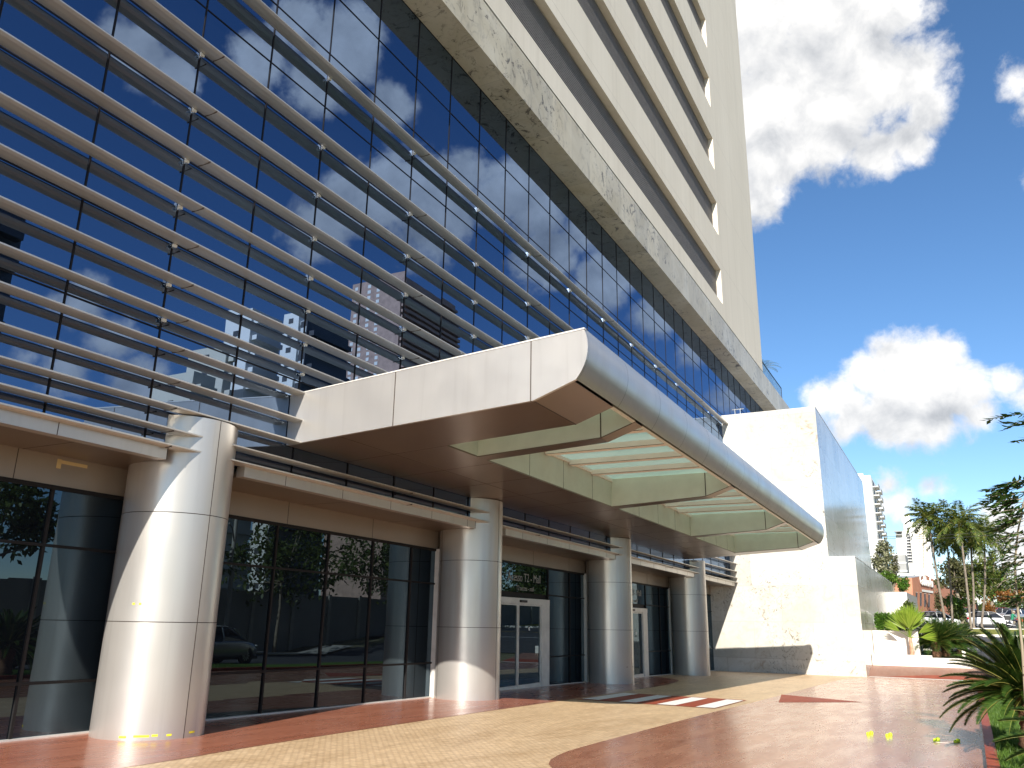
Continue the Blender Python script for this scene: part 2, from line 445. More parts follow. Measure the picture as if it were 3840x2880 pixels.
# --- sun louvres: flat blades of aluminium on small steel clips
COLS = [(9.2, .80), (18.6, .815), (28.5, .83), (38.7, .86)]
YC = 10.95
CX0, CX1 = 11.11, 37.6                  # canopy
def blade(x0, x1, z, name='sun_louver', dz=None):
    b = MB()
    prof = [(YL, z), (YL, z-.022), (YL+.06, z-.038), (YL+.17, z-.044), (YL+.26, z-.036), (YB, z-.016), (YB, z)]
    b.prism(prof, 'x', x0, x1, 'panel', dz=dz)
    x = math.ceil(x0/6.43)*6.43+1.9
    while x < x1-.4:
        b.box(x-.006, YL-.0015, z-.048, x+.006, YB-.03, z-.020, 'joint', dz); x += 6.43
    return b.build(name, tower)
def clips(lv, x0, x1, z, dz=None):
    k = 0
    for i in range(0, 22):
        x = 8.11+3.214*(i-5)
        if x < max(x0, 3.0)+.2 or x > min(x1, 40)-.2: continue
        b = MB()
        h = dz(x) if dz else 0
        b.box(x-.012, YB-.03, z-.10+h, x+.012, YG-.01, z+.05+h, 'bracket_steel')
        b.box(x-.04, YB-.035, z-.085+h, x+.03, YB+.008, z-.042+h, 'slab_white')
        b.build('bracket', lv)
for z in (12.76, 11.09, 9.97, 8.99, 8.13, 7.44, 6.75, 6.15):
    lv = blade(X0, XA+.02, z); clips(lv, X0, XA, z)
for z in (5.65, 5.13, 4.71):
    blade(X0, CX0, z); blade(CX1+.3, XA+.02, z-.24)
ends = [X0]+[c for c, r in COLS]+[XA+.02]
for i in range(5):
    a = ends[i]+(.22 if i else 0); c = ends[i+1]-(.22 if i < 4 else 0)
    for z in (4.36, 4.115):
        blade(a, c, z, 'sun_louver' if z > 4.2 else 'fascia_lip', zl)
# --- fascia beams, soffit and header over the shopfront
for i in range(5):
    a = X0 if i == 0 else COLS[i-1][0]+COLS[i-1][1]-.03
    c = XA if i == 4 else COLS[i][0]-COLS[i][1]-.02
    b = MB(); b.box(a, 10.35, 3.90, c, 10.53, 4.075, 'panel', zl)
    x = a+1.0
    while x < c-.3:
        b.box(x-.006, 10.348, 3.90, x+.006, 10.36, 4.075, 'joint', zl); x += 1.6
    if i < 4: b.box(c-.006, 10.345, 3.897, c+.006, 10.53, 4.078, 'joint', zl)
    b.build('fascia_beam', tower)
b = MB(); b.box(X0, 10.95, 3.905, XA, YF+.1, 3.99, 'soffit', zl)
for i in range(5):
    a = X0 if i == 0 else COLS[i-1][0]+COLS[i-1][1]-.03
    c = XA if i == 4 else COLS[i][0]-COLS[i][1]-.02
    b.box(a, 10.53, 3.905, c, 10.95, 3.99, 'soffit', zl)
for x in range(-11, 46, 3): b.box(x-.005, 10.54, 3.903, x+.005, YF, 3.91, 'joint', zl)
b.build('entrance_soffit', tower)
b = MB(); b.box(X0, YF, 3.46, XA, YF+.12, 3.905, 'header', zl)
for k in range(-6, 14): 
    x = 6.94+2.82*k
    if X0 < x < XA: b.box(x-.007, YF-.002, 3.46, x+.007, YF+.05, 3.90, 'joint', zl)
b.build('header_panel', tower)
# --- shopfront glazing per bay, with transoms
bounds = [X0]+[c for c, r in COLS]+[XA]
DOORS = {2: 22.8, 3: 32.7}
def shopfront(i):
    x0, x1 = bounds[i], bounds[i+1]
    b = MB(); n = max(2, round((x1-x0)/1.6)); 
    dz = lambda X: 0
    st = [x0+(x1-x0)*k/n for k in range(n+1)]
    zr = [None, .66, 2.58, 3.46]
    if i in DOORS:
        dc = DOORS[i]; st = [x0+.3, dc-2.17, dc+2.17, x1-.3]
        st = [x0]+st[1:3]+[dc+2.17+(x1-dc-2.17)*.5, x1]
    for k in range(len(st)-1):
        for j in range(3):
            if i in DOORS and st[k] > DOORS[i]-2.3 and st[k+1] < DOORS[i]+2.3 and j < 2: continue
            P = []
            for X, jj in ((st[k], j), (st[k+1], j), (st[k+1], j+1), (st[k], j+1)):
                z = gz(X)+.02 if jj == 0 else zr[jj]+zl(X)
                P.append((X, YF+.02+rg.gauss(0, .0008), z))
            b.face(P, 'shop_glass')
    b.box(x0, YF+.06, -1, x1, YF+.16, 3.46, 'dark_frame', zl)
    o = b.build('storefront_window', tower)
    b = MB()
    for X in st[1:-1]: b.box(X-.022, YF-.012, gz(X), X+.022, YF+.04, 3.46+zl(X), 'dark_frame')
    for z in (.66, 2.58):
        if i in DOORS:
            b.box(st[2], YF-.010, z-.02, x1, YF+.04, z+.02, 'dark_frame', zl)
        else: b.box(x0, YF-.010, z-.02, x1, YF+.04, z+.02, 'dark_frame', zl)
    b.box(x0, YF-.008, 3.40, x1, YF+.04, 3.462, 'dark_frame', zl)
    b.build('window_frame', o)
    b = MB(); 
    P = [(x0, gz(x0)), (x1, gz(x1)), (x1, gz(x1)+.03), (x0, gz(x0)+.03)]
    b.prism(P, 'y', YF-.05, YF+.03, 'white_trim'); b.build('sill', o)
    return o
shops = [shopfront(i) for i in range(5)]
for i, dc in DOORS.items():
    g = gz(dc); t = 2.41+zl(dc)
    b = MB()
    b.box(dc-2.17, YF-.06, g, dc-1.6, YF+.05, t-.175, 'white_trim'); b.box(dc+1.6, YF-.06, g-.03, dc+2.17, YF+.05, t-.175, 'white_trim')
    b.box(dc-2.17, YF-.065, t-.175, dc+2.17, YF+.05, t, 'white_trim')
    dr = b.build('entrance_door', tower, bevel=.006)
    for sx in (-1, 1):
        b = MB(); xa, xb = (dc-1.6, dc-.012) if sx < 0 else (dc+.012, dc+1.6)
        b.face([(xa+.05, YF+.002, g+.10), (xb-.05, YF+.002, g+.10), (xb-.05, YF+.002, t-.215), (xa+.05, YF+.002, t-.215)], 'shop_glass')
        for q in ((xa, xa+.05, g+.0, t-.18), (xb-.05, xb, g+.0, t-.18)): b.box(q[0], YF-.03, q[2], q[1], YF+.03, q[3], 'white_trim')
        b.box(xa+.05, YF-.028, g-.03, xb-.05, YF+.03, g+.10, 'white_trim'); b.box(xa+.05, YF-.028, t-.22, xb-.05, YF+.03, t-.18, 'white_trim')
        lf = b.build('door_leaf', dr)
        if sx > 0:
            b = MB(); b.box(xa+.75, YF-.004, g+1.65, xa+.83, YF+.0, g+1.75, 'white_paint'); b.build('paper_note', lf)
    b = MB(); b.box(dc, YF-.13, t-.13, dc+.42, YF-.066, t-.06, 'plastic_black'); b.build('motion_sensor', dr, bevel=.01)
    text_obj('lettering', 'Acesso T2 - Mall', .36, 'letter', tower, (dc-.66, YF+.004, 2.91+zl(dc)), (R(90), 0, 0), .003, sx=.93)
    text_obj('lettering', 'T2 access - mall', .20, 'letter', tower, (dc-.10, YF+.004, 2.64+zl(dc)), (R(90), 0, 0), .003, sx=.95)
for i, (cx, r) in enumerate(COLS[1:]):
    b = MB(); b.box(cx-.47, 11.42, gz(cx), cx-.31, YF+.05, 3.46+zl(cx), 'white_trim'); b.build('door_post', tower, bevel=.004)
# --- columns clad in curved sheets
def bearing_pt(azd, cx, r):
    d = Vector((math.cos(R(azd)), math.sin(R(azd)))); o = -Vector((cx, YC))
    bb = o.dot(d); D = max(0, bb*bb-(o.dot(o)-r*r)); p = d*(-bb-math.sqrt(D))
    return math.atan2(p.y-YC, p.x-cx)
SEAM = [(47.92,), (32.47, 28.6), (22.4, 19.59), (16.9, 14.68)]
ROLLTOP = 4.66
for i, (cx, r) in enumerate(COLS):
    b = MB(); g = gz(cx)-.10; zs = zl(cx)
    top = (4.665 if i == 0 else 4.70)+zs
    zj = [g, 1.53+zs, 3.14+zs, top]
    for z0, z1 in zip(zj[:-1], zj[1:]):
        b.lathe([(r, z0+.006), (r, z1-.006)], cx, YC, 'panel', 96)
    b.lathe([(r-.012, g), (r-.012, top-.002)], cx, YC, 'joint', 96)
    for az in SEAM[i]:
        a = bearing_pt(az, cx, r); w = .006/r
        P = [(cx+q*math.cos(a+s*w), YC+q*math.sin(a+s*w)) for q, s in ((r-.01, -1), (r+.002, -1), (r+.002, 1), (r-.01, 1))]
        b.prism(P, 'z', g, top, 'joint')
    c = b.build('clad_column', tower)
    if i == 0:
        for a0, a1, zz in ((-2.75, -2.62, .045), (-2.5, -2.24, .055), (-2.2, -2.10, .06), (-1.95, -1.86, .055), (-1.5, -1.35, .06), (-2.85, -2.80, 1.86), (-2.72, -2.68, 1.86)):
            b = MB(); n = 6; V = []
            for k in range(n+1):
                a = a0+(a1-a0)*k/n
                V += [(cx+(r+.003)*math.cos(a), YC+(r+.003)*math.sin(a), gz(cx)+zz), (cx+(r+.003)*math.cos(a), YC+(r+.003)*math.sin(a), gz(cx)+zz+.028)]
            b.mesh(V, [(2*k, 2*k+2, 2*k+3, 2*k+1) for k in range(n)], 'tape_yellow'); b.build('tape_strip', c)
    if i == 2:
        for a0 in (-2.05, -1.62, -1.35):
            b = MB(); a1 = a0+.10; V = []
            for k in range(4):
                a = a0+(a1-a0)*k/3; q = r+.003
                V += [(cx+q*math.cos(a), YC+q*math.sin(a), .18), (cx+q*math.cos(a), YC+q*math.sin(a), .195)]
            b.mesh(V, [(2*k, 2*k+2, 2*k+3, 2*k+1) for k in range(3)], 'joint'); b.build('scuff_mark', c)
b = MB()   # masking tape left on the header
b.box(7.55, YF-.003, 3.72, 7.62, YF, 3.86, 'masking_tape', zl); b.box(7.62, YF-.003, 3.80, 8.05, YF, 3.85, 'masking_tape', zl)
b.build('masking_tape', tower)

# --- canopy
def zc(X): return -.006*(X-CX0)
def zb(Y): return 4.69+(10.21-Y)*.0572
def ztop(Y): return 5.64+(10.22-Y)*.0677
KN, RB, IN = (5.49, 4.96), (4.75, 5.22), 8.16
arc = [(4.61, 6.02), (4.575, 5.93), (4.555, 5.83), (4.548, 5.73), (4.556, 5.63), (4.58, 5.52), (4.615, 5.43), (4.66, 5.345), (4.70, 5.285), RB]
b = MB()
endp = [(10.56, ztop(10.56)), *arc, KN, (10.56, zb(10.56))]
b.prism(endp, 'x', CX0, CX0+.06, 'panel', dz=zc)
for Y, z0, z1 in ((8.17, zb(8.17), ztop(8.17)), (5.53, 4.95, ztop(5.53))):
    b.box(CX0-.003, Y-.010, z0, CX0+.02, Y+.010, z1, 'joint', zc)
b.prism([(10.56, ztop(10.56)+.0), (10.56, ztop(10.56)+.02), (4.60, 6.045), (4.60, 6.02)], 'x', CX0-.01, CX0+.07, 'white_trim', dz=zc)
cano = b.build('canopy', tower)
cano['label'] = 'champagne metal canopy with rounded edge and glass roof lights over the entrance'
b = MB()   # rounded outer edge
arcs = arc+[(RB[0]+.02, RB[1]+.012)]+[(y+.04, z-.0) for y, z in arc[::-1][1:-1]]+[(4.65, 5.99)]
n = len(arc)
seams = [CX0+.06]+[CX0+1.83*k for k in range(1, 15) if CX0+1.83*k < CX1-.3]+[CX1]
for s0, s1 in zip(seams[:-1], seams[1:]):
    V = [(x, y, z+zc(x)) for x in (s0+.005, s1-.005) for y, z in arc]
    b.mesh(V, [(k, k+1, n+k+1, n+k) for k in range(n-1)], 'panel', True)
V = [(x, y+.006, z+zc(x)) for x in (CX0+.06, CX1) for y, z in arc]
b.mesh(V, [(k, k+1, n+k+1, n+k) for k in range(n-1)], 'joint', True)
b.prism(arc+[(4.86, 5.20), (4.86, 6.0)], 'x', CX1-.03, CX1, 'panel', dz=zc)
b.prism([(4.80, 5.215), (4.86, 5.19), (4.86, 6.0), (4.80, 6.0)], 'x', CX0+.06, CX1-.03, 'inner_panel', dz=zc)
b.prism([(4.61, 6.018), (4.86, 6.0), (4.86, 6.03), (4.61, 6.04)], 'x', CX0+.07, CX1, 'panel', dz=zc)
b.build('rounded_edge', cano)
BAYS = [(12.83, 14.0), (14.38, 21.55), (21.95, 29.6), (30.0, 36.45)]
b = MB()   # underside sheets: wall-side band, end frames, cross beams
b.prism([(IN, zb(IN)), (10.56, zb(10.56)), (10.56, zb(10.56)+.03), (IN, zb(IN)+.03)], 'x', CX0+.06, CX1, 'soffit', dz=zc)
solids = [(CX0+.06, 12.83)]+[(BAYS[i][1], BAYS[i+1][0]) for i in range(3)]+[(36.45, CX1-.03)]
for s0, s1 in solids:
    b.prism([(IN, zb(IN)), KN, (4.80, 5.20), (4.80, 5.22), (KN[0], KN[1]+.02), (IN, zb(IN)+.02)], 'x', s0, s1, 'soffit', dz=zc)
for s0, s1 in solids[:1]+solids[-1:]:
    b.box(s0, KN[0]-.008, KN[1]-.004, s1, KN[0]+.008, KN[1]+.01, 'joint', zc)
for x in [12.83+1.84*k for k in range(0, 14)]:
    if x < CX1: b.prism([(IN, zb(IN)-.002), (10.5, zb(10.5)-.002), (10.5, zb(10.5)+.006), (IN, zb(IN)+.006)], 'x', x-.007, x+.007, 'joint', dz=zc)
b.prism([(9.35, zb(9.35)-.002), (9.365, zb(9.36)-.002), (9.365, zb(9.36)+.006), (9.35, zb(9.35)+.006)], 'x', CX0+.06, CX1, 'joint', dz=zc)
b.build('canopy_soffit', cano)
b = MB()   # roof sheet over the solid parts
b.prism([(IN-.05, ztop(IN)), (10.56, ztop(10.56)), (10.56, ztop(10.56)+.02), (IN-.05, ztop(IN)+.02)], 'x', CX0+.06, CX1, 'roof_sheet', dz=zc)
for s0, s1 in solids[:1]+solids[-1:]:
    b.prism([(4.86, ztop(4.86)-.01), (IN-.05, ztop(IN)), (IN-.05, ztop(IN)+.02), (4.86, ztop(4.86)+.01)], 'x', s0, s1, 'roof_sheet', dz=zc)
b.build('canopy_roof', cano)
for s0, s1 in solids:
    b = MB(); P = [(IN, zb(IN)+.02), (KN[0], KN[1]+.02), (4.80, 5.22), (4.80, 5.96), (IN, ztop(IN)-.02)]
    b.prism(P, 'x', s0+.004, s1-.004, 'inner_panel', dz=zc)
    for xx in (s0+.002, s1-.002):
        b.box(xx-.003, KN[0]-.012, KN[1]+.02, xx+.003, KN[0]+.012, 5.6, 'joint', zc)
    b.build('cross_beam', cano)
b = MB()
for x0, x1 in BAYS:
    b.box(x0-.02, IN, zb(IN)+.03, x1+.02, IN+.04, ztop(IN)-.01, 'inner_panel', zc)
for x in [14.5+1.88*k for k in range(0, 12)]:
    if any(x0 < x < x1 for x0, x1 in BAYS): b.box(x-.006, IN-.003, zb(IN)+.02, x+.006, IN+.01, 5.6, 'joint', zc)
b.build('coffer_panel', cano)
for x0, x1 in BAYS:
    b = MB(); b.box(x0, 4.86, 5.60, x1, IN, 5.62, 'skylight', zc); sk = b.build('skylight', cano)
    nf = max(0, round((x1-x0)/1.45)-1)
    for k in range(nf):
        x = x0+(x1-x0)*(k+1)/(nf+1)
        b = MB(); b.box(x-.11, 4.86, 5.47, x+.11, IN-.02, 5.598, 'cream_paint', zc)
        b.box(x-.115, 4.87, 5.466, x-.105, IN-.03, 5.474, 'joint', zc); b.build('skylight_rib', sk)
b = MB()   # thin glazing rebate
for x0, x1 in BAYS: b.box(x0, IN-.05, 5.52, x1, IN-.001, 5.60, 'cream_paint', zc)
b.build('skylight_frame', cano)

# --- stone band and beige tower wall
b = MB(); b.box(X0, YT, 16.68, 66.5, 12.4, 18.29, 'band'); b.build('stone_band', tower)
b = MB(); b.box(X0, YT+.04, 18.29, 66.4, 12.3, 18.345, 'joint'); b.build('shadow_gap', tower)
XE, XO, ZT = 55.05, 44.0, 62.0
lev = [19.28+4.35*k for k in range(10)]; OH = 2.15; DEP = .36
b = MB()
zz = [18.345]+[z for l in lev for z in (l, l+OH)]+[ZT]
for k in range(0, len(zz), 2):
    b.face([(X0, YT, zz[k]), (XO, YT, zz[k]), (XO, YT, zz[k+1]), (X0, YT, zz[k+1])], 'tower')
for k in range(len(zz)-1):
    b.face([(XO, YT, zz[k]), (XE, YT, zz[k]), (XE, YT, zz[k+1]), (XO, YT, zz[k+1])], 'tower')
for l in lev:
    b.face([(X0, YT, l+OH), (XO, YT, l+OH), (XO, YT+DEP, l+OH), (X0, YT+DEP, l+OH)], 'tower')
    b.face([(X0, YT+DEP, l), (XO, YT+DEP, l), (XO, YT, l), (X0, YT, l)], 'tower')
    b.face([(XO, YT, l), (XO, YT, l+OH), (XO, YT+DEP, l+OH), (XO, YT+DEP, l)], 'tower')
b.face([(XE, YT, 18.345), (XE, 30, 18.345), (XE, 30, ZT), (XE, YT, ZT)], 'tower')
b.face([(X0, YT, ZT), (XE, YT, ZT), (XE, 30, ZT), (X0, 30, ZT)], 'tower')
b.face([(X0, 30, 18.345), (X0, YT, 18.345), (X0, YT, ZT), (X0, 30, ZT)], 'tower')
b.face([(XE, 30, 0), (X0, 30, 0), (X0, 30, ZT), (XE, 30, ZT)], 'tower')
b.face([(X0, 30, -1), (X0, YF, -1), (X0, YF, 18.3), (X0, 30, 18.3)], 'tower')
b.build('tower_wall', tower)
for l in lev:
    b = MB()
    b.face([(X0, YT+DEP-.002, l), (XO, YT+DEP-.002, l), (XO, YT+DEP-.002, l+OH), (X0, YT+DEP-.002, l+OH)], 'vent_back')
    n = 19
    for k in range(n):
        z = l+.04+k*(OH-.06)/n
        b.prism([(YT+DEP-.075, z), (YT+DEP-.075, z+.052), (YT+DEP-.065, z+.058), (YT+DEP-.01, z+.085), (YT+DEP-.01, z+.075), (YT+DEP-.06, z)], 'x', X0, XO-.004, 'vent_metal')
    b.build('vent_louver', tower)
b = MB(); b.box(XE, YT+.06, 18.345, 62.6, YT+.08, 19.12, 'rail_glass')
rl = b.build('terrace_railing', tower)
b = MB(); b.box(XE, YT+.04, 19.12, 62.6, YT+.10, 19.18, 'dark_frame')
b.box(62.58, YT+.04, 18.345, 62.64, YT+.10, 19.18, 'dark_frame'); b.build('handrail', rl)

# ================================================================== STONE ANNEX
annex = empty('stone_annex', (XA, 7, Z46))
tag(annex, 'blocky annex clad in cream granite with sunlit end wall and polished street side', 'annex')
b = MB(); b.box(XA, 5.455, -1.6, 73, 30, 13.22, 'stone'); ub = b.build('upper_block', annex)
b = MB(); b.box(XA-.012, 5.443, 13.22, 73.01, 30, 13.255, 'white_trim'); b.build('coping', ub)
b = MB(); b.box(XA, 4.18, -1.6, 74.6, 5.453, 5.13, 'stone'); lb = b.build('lower_block', annex)
b = MB(); b.box(XA-.012, 4.168, 5.13, 74.61, 5.453, 5.16, 'white_trim'); b.build('coping', lb)
b = MB()
for y in (9.55, 9.85): b.tube([(XA+.25, y, 13.25), (XA+.25, y, 13.62)], .025, 'bracket_steel', 6)
b.tube([(XA+.25, 9.35, 13.6), (XA+.25, 10.0, 13.6)], .025, 'bracket_steel', 6); b.build('roof_bracket', annex)

# ================================================================== GROUND
XSTEP = [-60, -40, -20, -10]+[float(i) for i in range(-9, 47)]+[46.6, 47.35, 48.1, 48.85, 49.6]
def clip(poly, x, keep_right):
    out = []
    for i in range(len(poly)):
        p, q = poly[i], poly[(i+1) % len(poly)]
        a, c = (p[0]-x), (q[0]-x)
        if not keep_right: a, c = -a, -c
        if a >= 0: out.append(p)
        if (a > 0 and c < 0) or (a < 0 and c > 0):
            t = a/(a-c); out.append((p[0]+t*(q[0]-p[0]), p[1]+t*(q[1]-p[1])))
    return out
def sheet(name, poly, mat, off):
    b = MB()
    for x0, x1 in zip(XSTEP[:-1], XSTEP[1:]):
        q = clip(clip(poly, x0, True), x1, False)
        if len(q) >= 3:
            zz = lambda X: tz(x0)+(tz(x1)-tz(x0))*(X-x0)/(x1-x0)
            f = [(p[0], p[1], zz(p[0])+off) for p in q]
            ar = sum(f[i][0]*f[(i+1) % len(f)][1]-f[(i+1) % len(f)][0]*f[i][1] for i in range(len(f)))
            if abs(ar) < 1e-6: continue
            b.face(f if ar > 0 else f[::-1], mat)
    return structure(b.build(name))
def kerbY(X): return -.155-(X-13.5)*.0125
# far ground, one sheet to the horizon
b = MB()
gx = [-900, -300, -100, -60, -20, 0, 10, 20, 30, 40, 46, 46.6, 49.6, 50.4, 60, 80, 100, 125, 150, 300, 700, 1800]
gy = [-1500, -500, -150, -60, -24, 4, 12, 40, 150, 500, 1500]
V = [(x, y, tz(x)-.07) for x in gx for y in gy]; m = len(gy)
b.mesh(V, [(i*m+j, (i+1)*m+j, (i+1)*m+j+1, i*m+j+1) for i in range(len(gx)-1) for j in range(m-1)], 'earth')
structure(b.build('ground'))
sheet('plaza_paving', [(-40, kerbY(-40)), (46.6, kerbY(46.6)), (46.6, YF+.3), (-40, YF+.3)], 'paver', 0)
def smooth_poly(pts, it=2):
    for _ in range(it):
        o = []
        for i in range(len(pts)-1):
            p, q = pts[i], pts[i+1]
            o += [(p[0]*.75+q[0]*.25, p[1]*.75+q[1]*.25), (p[0]*.25+q[0]*.75, p[1]*.25+q[1]*.75)]
        pts = [pts[0]]+o+[pts[-1]]
    return pts
edge = smooth_poly([(-30, 8.6), (7, 8.58), (9.3, 8.79), (14, 8.85), (19, 8.85), (25, 8.9), (29.5, 9.1), (33, 9.7), (34.5, 11.0), (34.8, YF+.2)])
sheet('red_walkway', edge+[(-30, YF+.2)], 'red', .004)
isl = smooth_poly([(46.55, 4.05), (44.8, 4.2), (41, 4.78), (34, 4.78), (23.3, 4.82), (19, 4.97), (15.6, 5.0), (12.2, 5.05), (11.2, 5.03), (10.3, 4.85), (9.7, 4.45), (9.4, 3.6), (9.35, 2.0), (9.35, kerbY(9.35))], 1)
sheet('red_plaza_field', isl+[(20, kerbY(20)), (30, kerbY(30)), (46.55, kerbY(46.55))], 'red_field', .004)
sheet('red_marking', [(26.8, 4.86), (23.3, 4.31), (25.25, 2.45)], 'red_dark', .008)
sheet('crossing_base', [(20.12, 5.16), (23.45, 5.16), (23.6, 8.72), (20.3, 8.72)], 'red_dark', .008)
for y0, y1, dx in ((8.18, 8.66, .28), (7.17, 7.62, .18), (6.16, 6.61, .08), (5.19, 5.64, 0)):
    o = sheet('crossing_stripe', [(20.2+dx, y0), (23.2+dx, y0), (23.25+dx, y1), (20.18+dx, y1)], 'white_paint', .012); o['group'] = 'white stripes of the zebra crossing'
sheet('ramp_foot_line', [(46.0, 4.1), (46.0, -1.4), (46.58, -1.4), (46.58, 4.1)], 'kerb_white', .010)
sheet('ramp_paving', [(46.6, 4.18), (46.6, -1.6), (49.6, -1.6), (49.6, 4.18)], 'ramp_pink', .004)
sheet('ramp_red_band', [(46.62, 3.5), (46.62, -1.55), (47.55, -1.55), (47.50, 1.4)], 'red_dark', .010)
# red brick kerb and grass verge along the plaza
b = MB()
for k in range(0, 104):
    x0 = 5+k*.36; x1 = x0+.352
    y0, y1 = kerbY(x0), kerbY(x1); g0, g1 = gz(x0), gz(x1)
    P = [(x0, y0, g0-.05), (x1, y1, g1-.05), (x1, y1-.145, g1-.05), (x0, y0-.145, g0-.05)]
    b.mesh(P+[(p[0], p[1], p[2]+.155) for p in P], [(4, 7, 6, 5)[::-1], (0, 1, 5, 4), (1, 2, 6, 5), (2, 3, 7, 6), (3, 0, 4, 7)], 'red_dark')
kb = b.build('brick_kerb'); structure(kb)
sheet('verge_lawn', [(5, kerbY(5)-.14), (42, kerbY(42)-.14), (42, -3.4), (5, -3.4)], 'lawn', .055)
b = MB(); rg = random.Random(11)
for k in range(30000):
    x = 9+17*rg.random()**1.5; y = kerbY(x)-.15-2.6*rg.random()**1.4
    z = gz(x)+.05; h = .045+.05*rg.random(); a = rg.random()*6.28; w = .006+.004*rg.random()
    lx, ly = rg.gauss(0, .03), rg.gauss(0, .03)
    b.face([(x-w*math.cos(a), y-w*math.sin(a), z), (x+w*math.cos(a), y+w*math.sin(a), z), (x+lx, y+ly, z+h)], 'grass_blade')
tag(b.build('grass'), 'short green grass growing beside the brick kerb', 'grass', kind='stuff')
# street beside the plaza and the avenue beyond
def slab(name, x0, x1, y0, y1, mat, off):
    b = MB(); X = [x0]+[x for x in gx+XSTEP if x0 < x < x1]+[x1]; X = sorted(set(X))
    V = [(x, y, tz(x)+off) for x in X for y in (y0, y1)]
    b.mesh(V, [(2*i, 2*i+2, 2*i+3, 2*i+1) for i in range(len(X)-1)], mat); return structure(b.build(name))
slab('side_street', -60, 49.6, -15, -3.55, 'asphalt', -.03)
slab('access_lane', 49.6, 57.2, -15, -.78, 'asphalt', -.03)
slab('avenue', 57.2, 80, -90, 60, 'asphalt', -.03)
slab('back_road', 97.5, 113, -90, 60, 'asphalt', -.03)
slab('parking_lot', 128, 175, -70, 12, 'asphalt', -.03)
slab('far_pavement', -60, 49.6, -18, -15.2, 'concrete', .06)
slab('median_lawn', 82.2, 97.0, -90, 60, 'verge', .05)
slab('median_soil', 80.5, 82.2, -90, 60, 'soil', .05)
def kerb(name, x0, x1, y0, y1, h, mat='kerb_white'):
    b = MB(); b.box(x0, y0, tz(x0)-.1, x1, y1, tz(x1)+h, mat); return structure(b.build(name, bevel=.02))
kerb('median_kerb', 79.95, 80.5, -90, 60, .14)
kerb('back_kerb', 97.0, 97.5, -90, 60, .12)
kerb('front_kerb', 57.0, 57.2, -.75, 40, .10)
slab('lane_line', 70.0, 70.25, -60, -1.8, 'yellow_line', -.02)
slab('stop_line', 60.4, 60.7, -14, -.5, 'white_paint', -.02)
slab('lawn_bed', 50.35, 57.0, -.75, 4.1, 'lawn', -.0)

# ================================================================== PLANTERS
low = MB(); low.box(49.6, 1.27, -.62, 50.05, 4.16, .285, 'cream_paint'); low.box(50.05, 1.27, -.62, 51.45, 4.16, .16, 'soil')
o = low.build('low_planter', bevel=.01); tag(o, 'low cream planter wall holding the young fan palm', 'planter')
o = MB(); o.box(49.62, -.75, -.62, 50.35, 1.265, .17, 'cream_paint'); o.box(49.615, -.75, -.02, 49.63, 1.265, -.01, 'joint')
o = o.build('lawn_retaining_wall', bevel=.01); tag(o, 'low white retaining wall in front of the lawn with cycads', 'wall')
o = MB(); o.box(51.5, 1.87, -.3, 56.5, 4.16, 1.49, 'cream_paint'); o.box(51.7, 2.05, 1.49, 56.3, 4.0, 1.495, 'soil')
o = o.build('tall_planter', bevel=.015); tag(o, 'tall cream planter box filled with a clipped green hedge', 'planter')
o = MB(); p = at(3240+1382/3.6867, 2150+1155/3.6867, 51.5); o.box(51.45, p.y-.11, .1, 51.6, p.y+.07, .56, 'cream_paint')
o = o.build('concrete_bollard', bevel=.02); tag(o, 'short cream bollard standing on the lawn', 'bollard')
b = MB(); b.box(74.65, 3.2, tz(75)-.5, 75.0, 4.25, 4.45, 'cream_paint')
b.mesh([(75, 3.2, tz(75)-.5), (96, 3.2, 1), (96, 3.2, 4.75), (75, 3.2, 4.45), (75, 3.5, tz(75)-.5), (96, 3.5, 1), (96, 3.5, 4.75), (75, 3.5, 4.45)],
       [(0, 1, 2, 3), (7, 6, 5, 4), (3, 2, 6, 7), (0, 3, 7, 4), (1, 5, 6, 2)], 'grey_wall')
o = b.build('garden_wall'); tag(o, 'cream end pier and grey garden wall beyond the stone annex', 'wall')

# ================================================================== PLANTS
def leaf_quad(b, p, d, n, L, W, mat, fold=0):
    d = d.normalized(); s = d.cross(n)
    if s.length < 1e-4: s = Vector((1, 0, 0))
    s.normalize(); q = d.cross(s)
    b.face([p, p+d*L*.45+s*W/2+q*fold, p+d*L, p+d*L*.45-s*W/2+q*fold], mat)
def rand_dir(rg):
    z = rg.uniform(-1, 1); a = rg.uniform(0, 6.283); s = math.sqrt(1-z*z)
    return Vector((s*math.cos(a), s*math.sin(a), z))
def crown_mesh(b, c, rad, n, L, mat, seed, clumps=26, spread=.34, W=.55, flat=1.0):
    rg = random.Random(seed); cs = []
    for k in range(clumps):
        d = rand_dir(rg); r = rg.random()**.45
        cs.append((Vector((d.x*rad[0]*r, d.y*rad[1]*r, d.z*rad[2]*r)), rg.uniform(.6, 1.25)))
    for k in range(n):
        cc, sc = cs[rg.randrange(clumps)]
        d = rand_dir(rg); r = rg.random()**.5*spread*sc
        p = c+cc+Vector((d.x*rad[0]*r, d.y*rad[1]*r, d.z*rad[2]*r*flat))
        dd = (rand_dir(rg)+Vector((0, 0, -.25))+.5*d); nn = (rand_dir(rg)+Vector((0, 0, 1.1)))
        leaf_quad(b, p, dd, nn, L*rg.uniform(.6, 1.3), L*W, mat)
    return cs
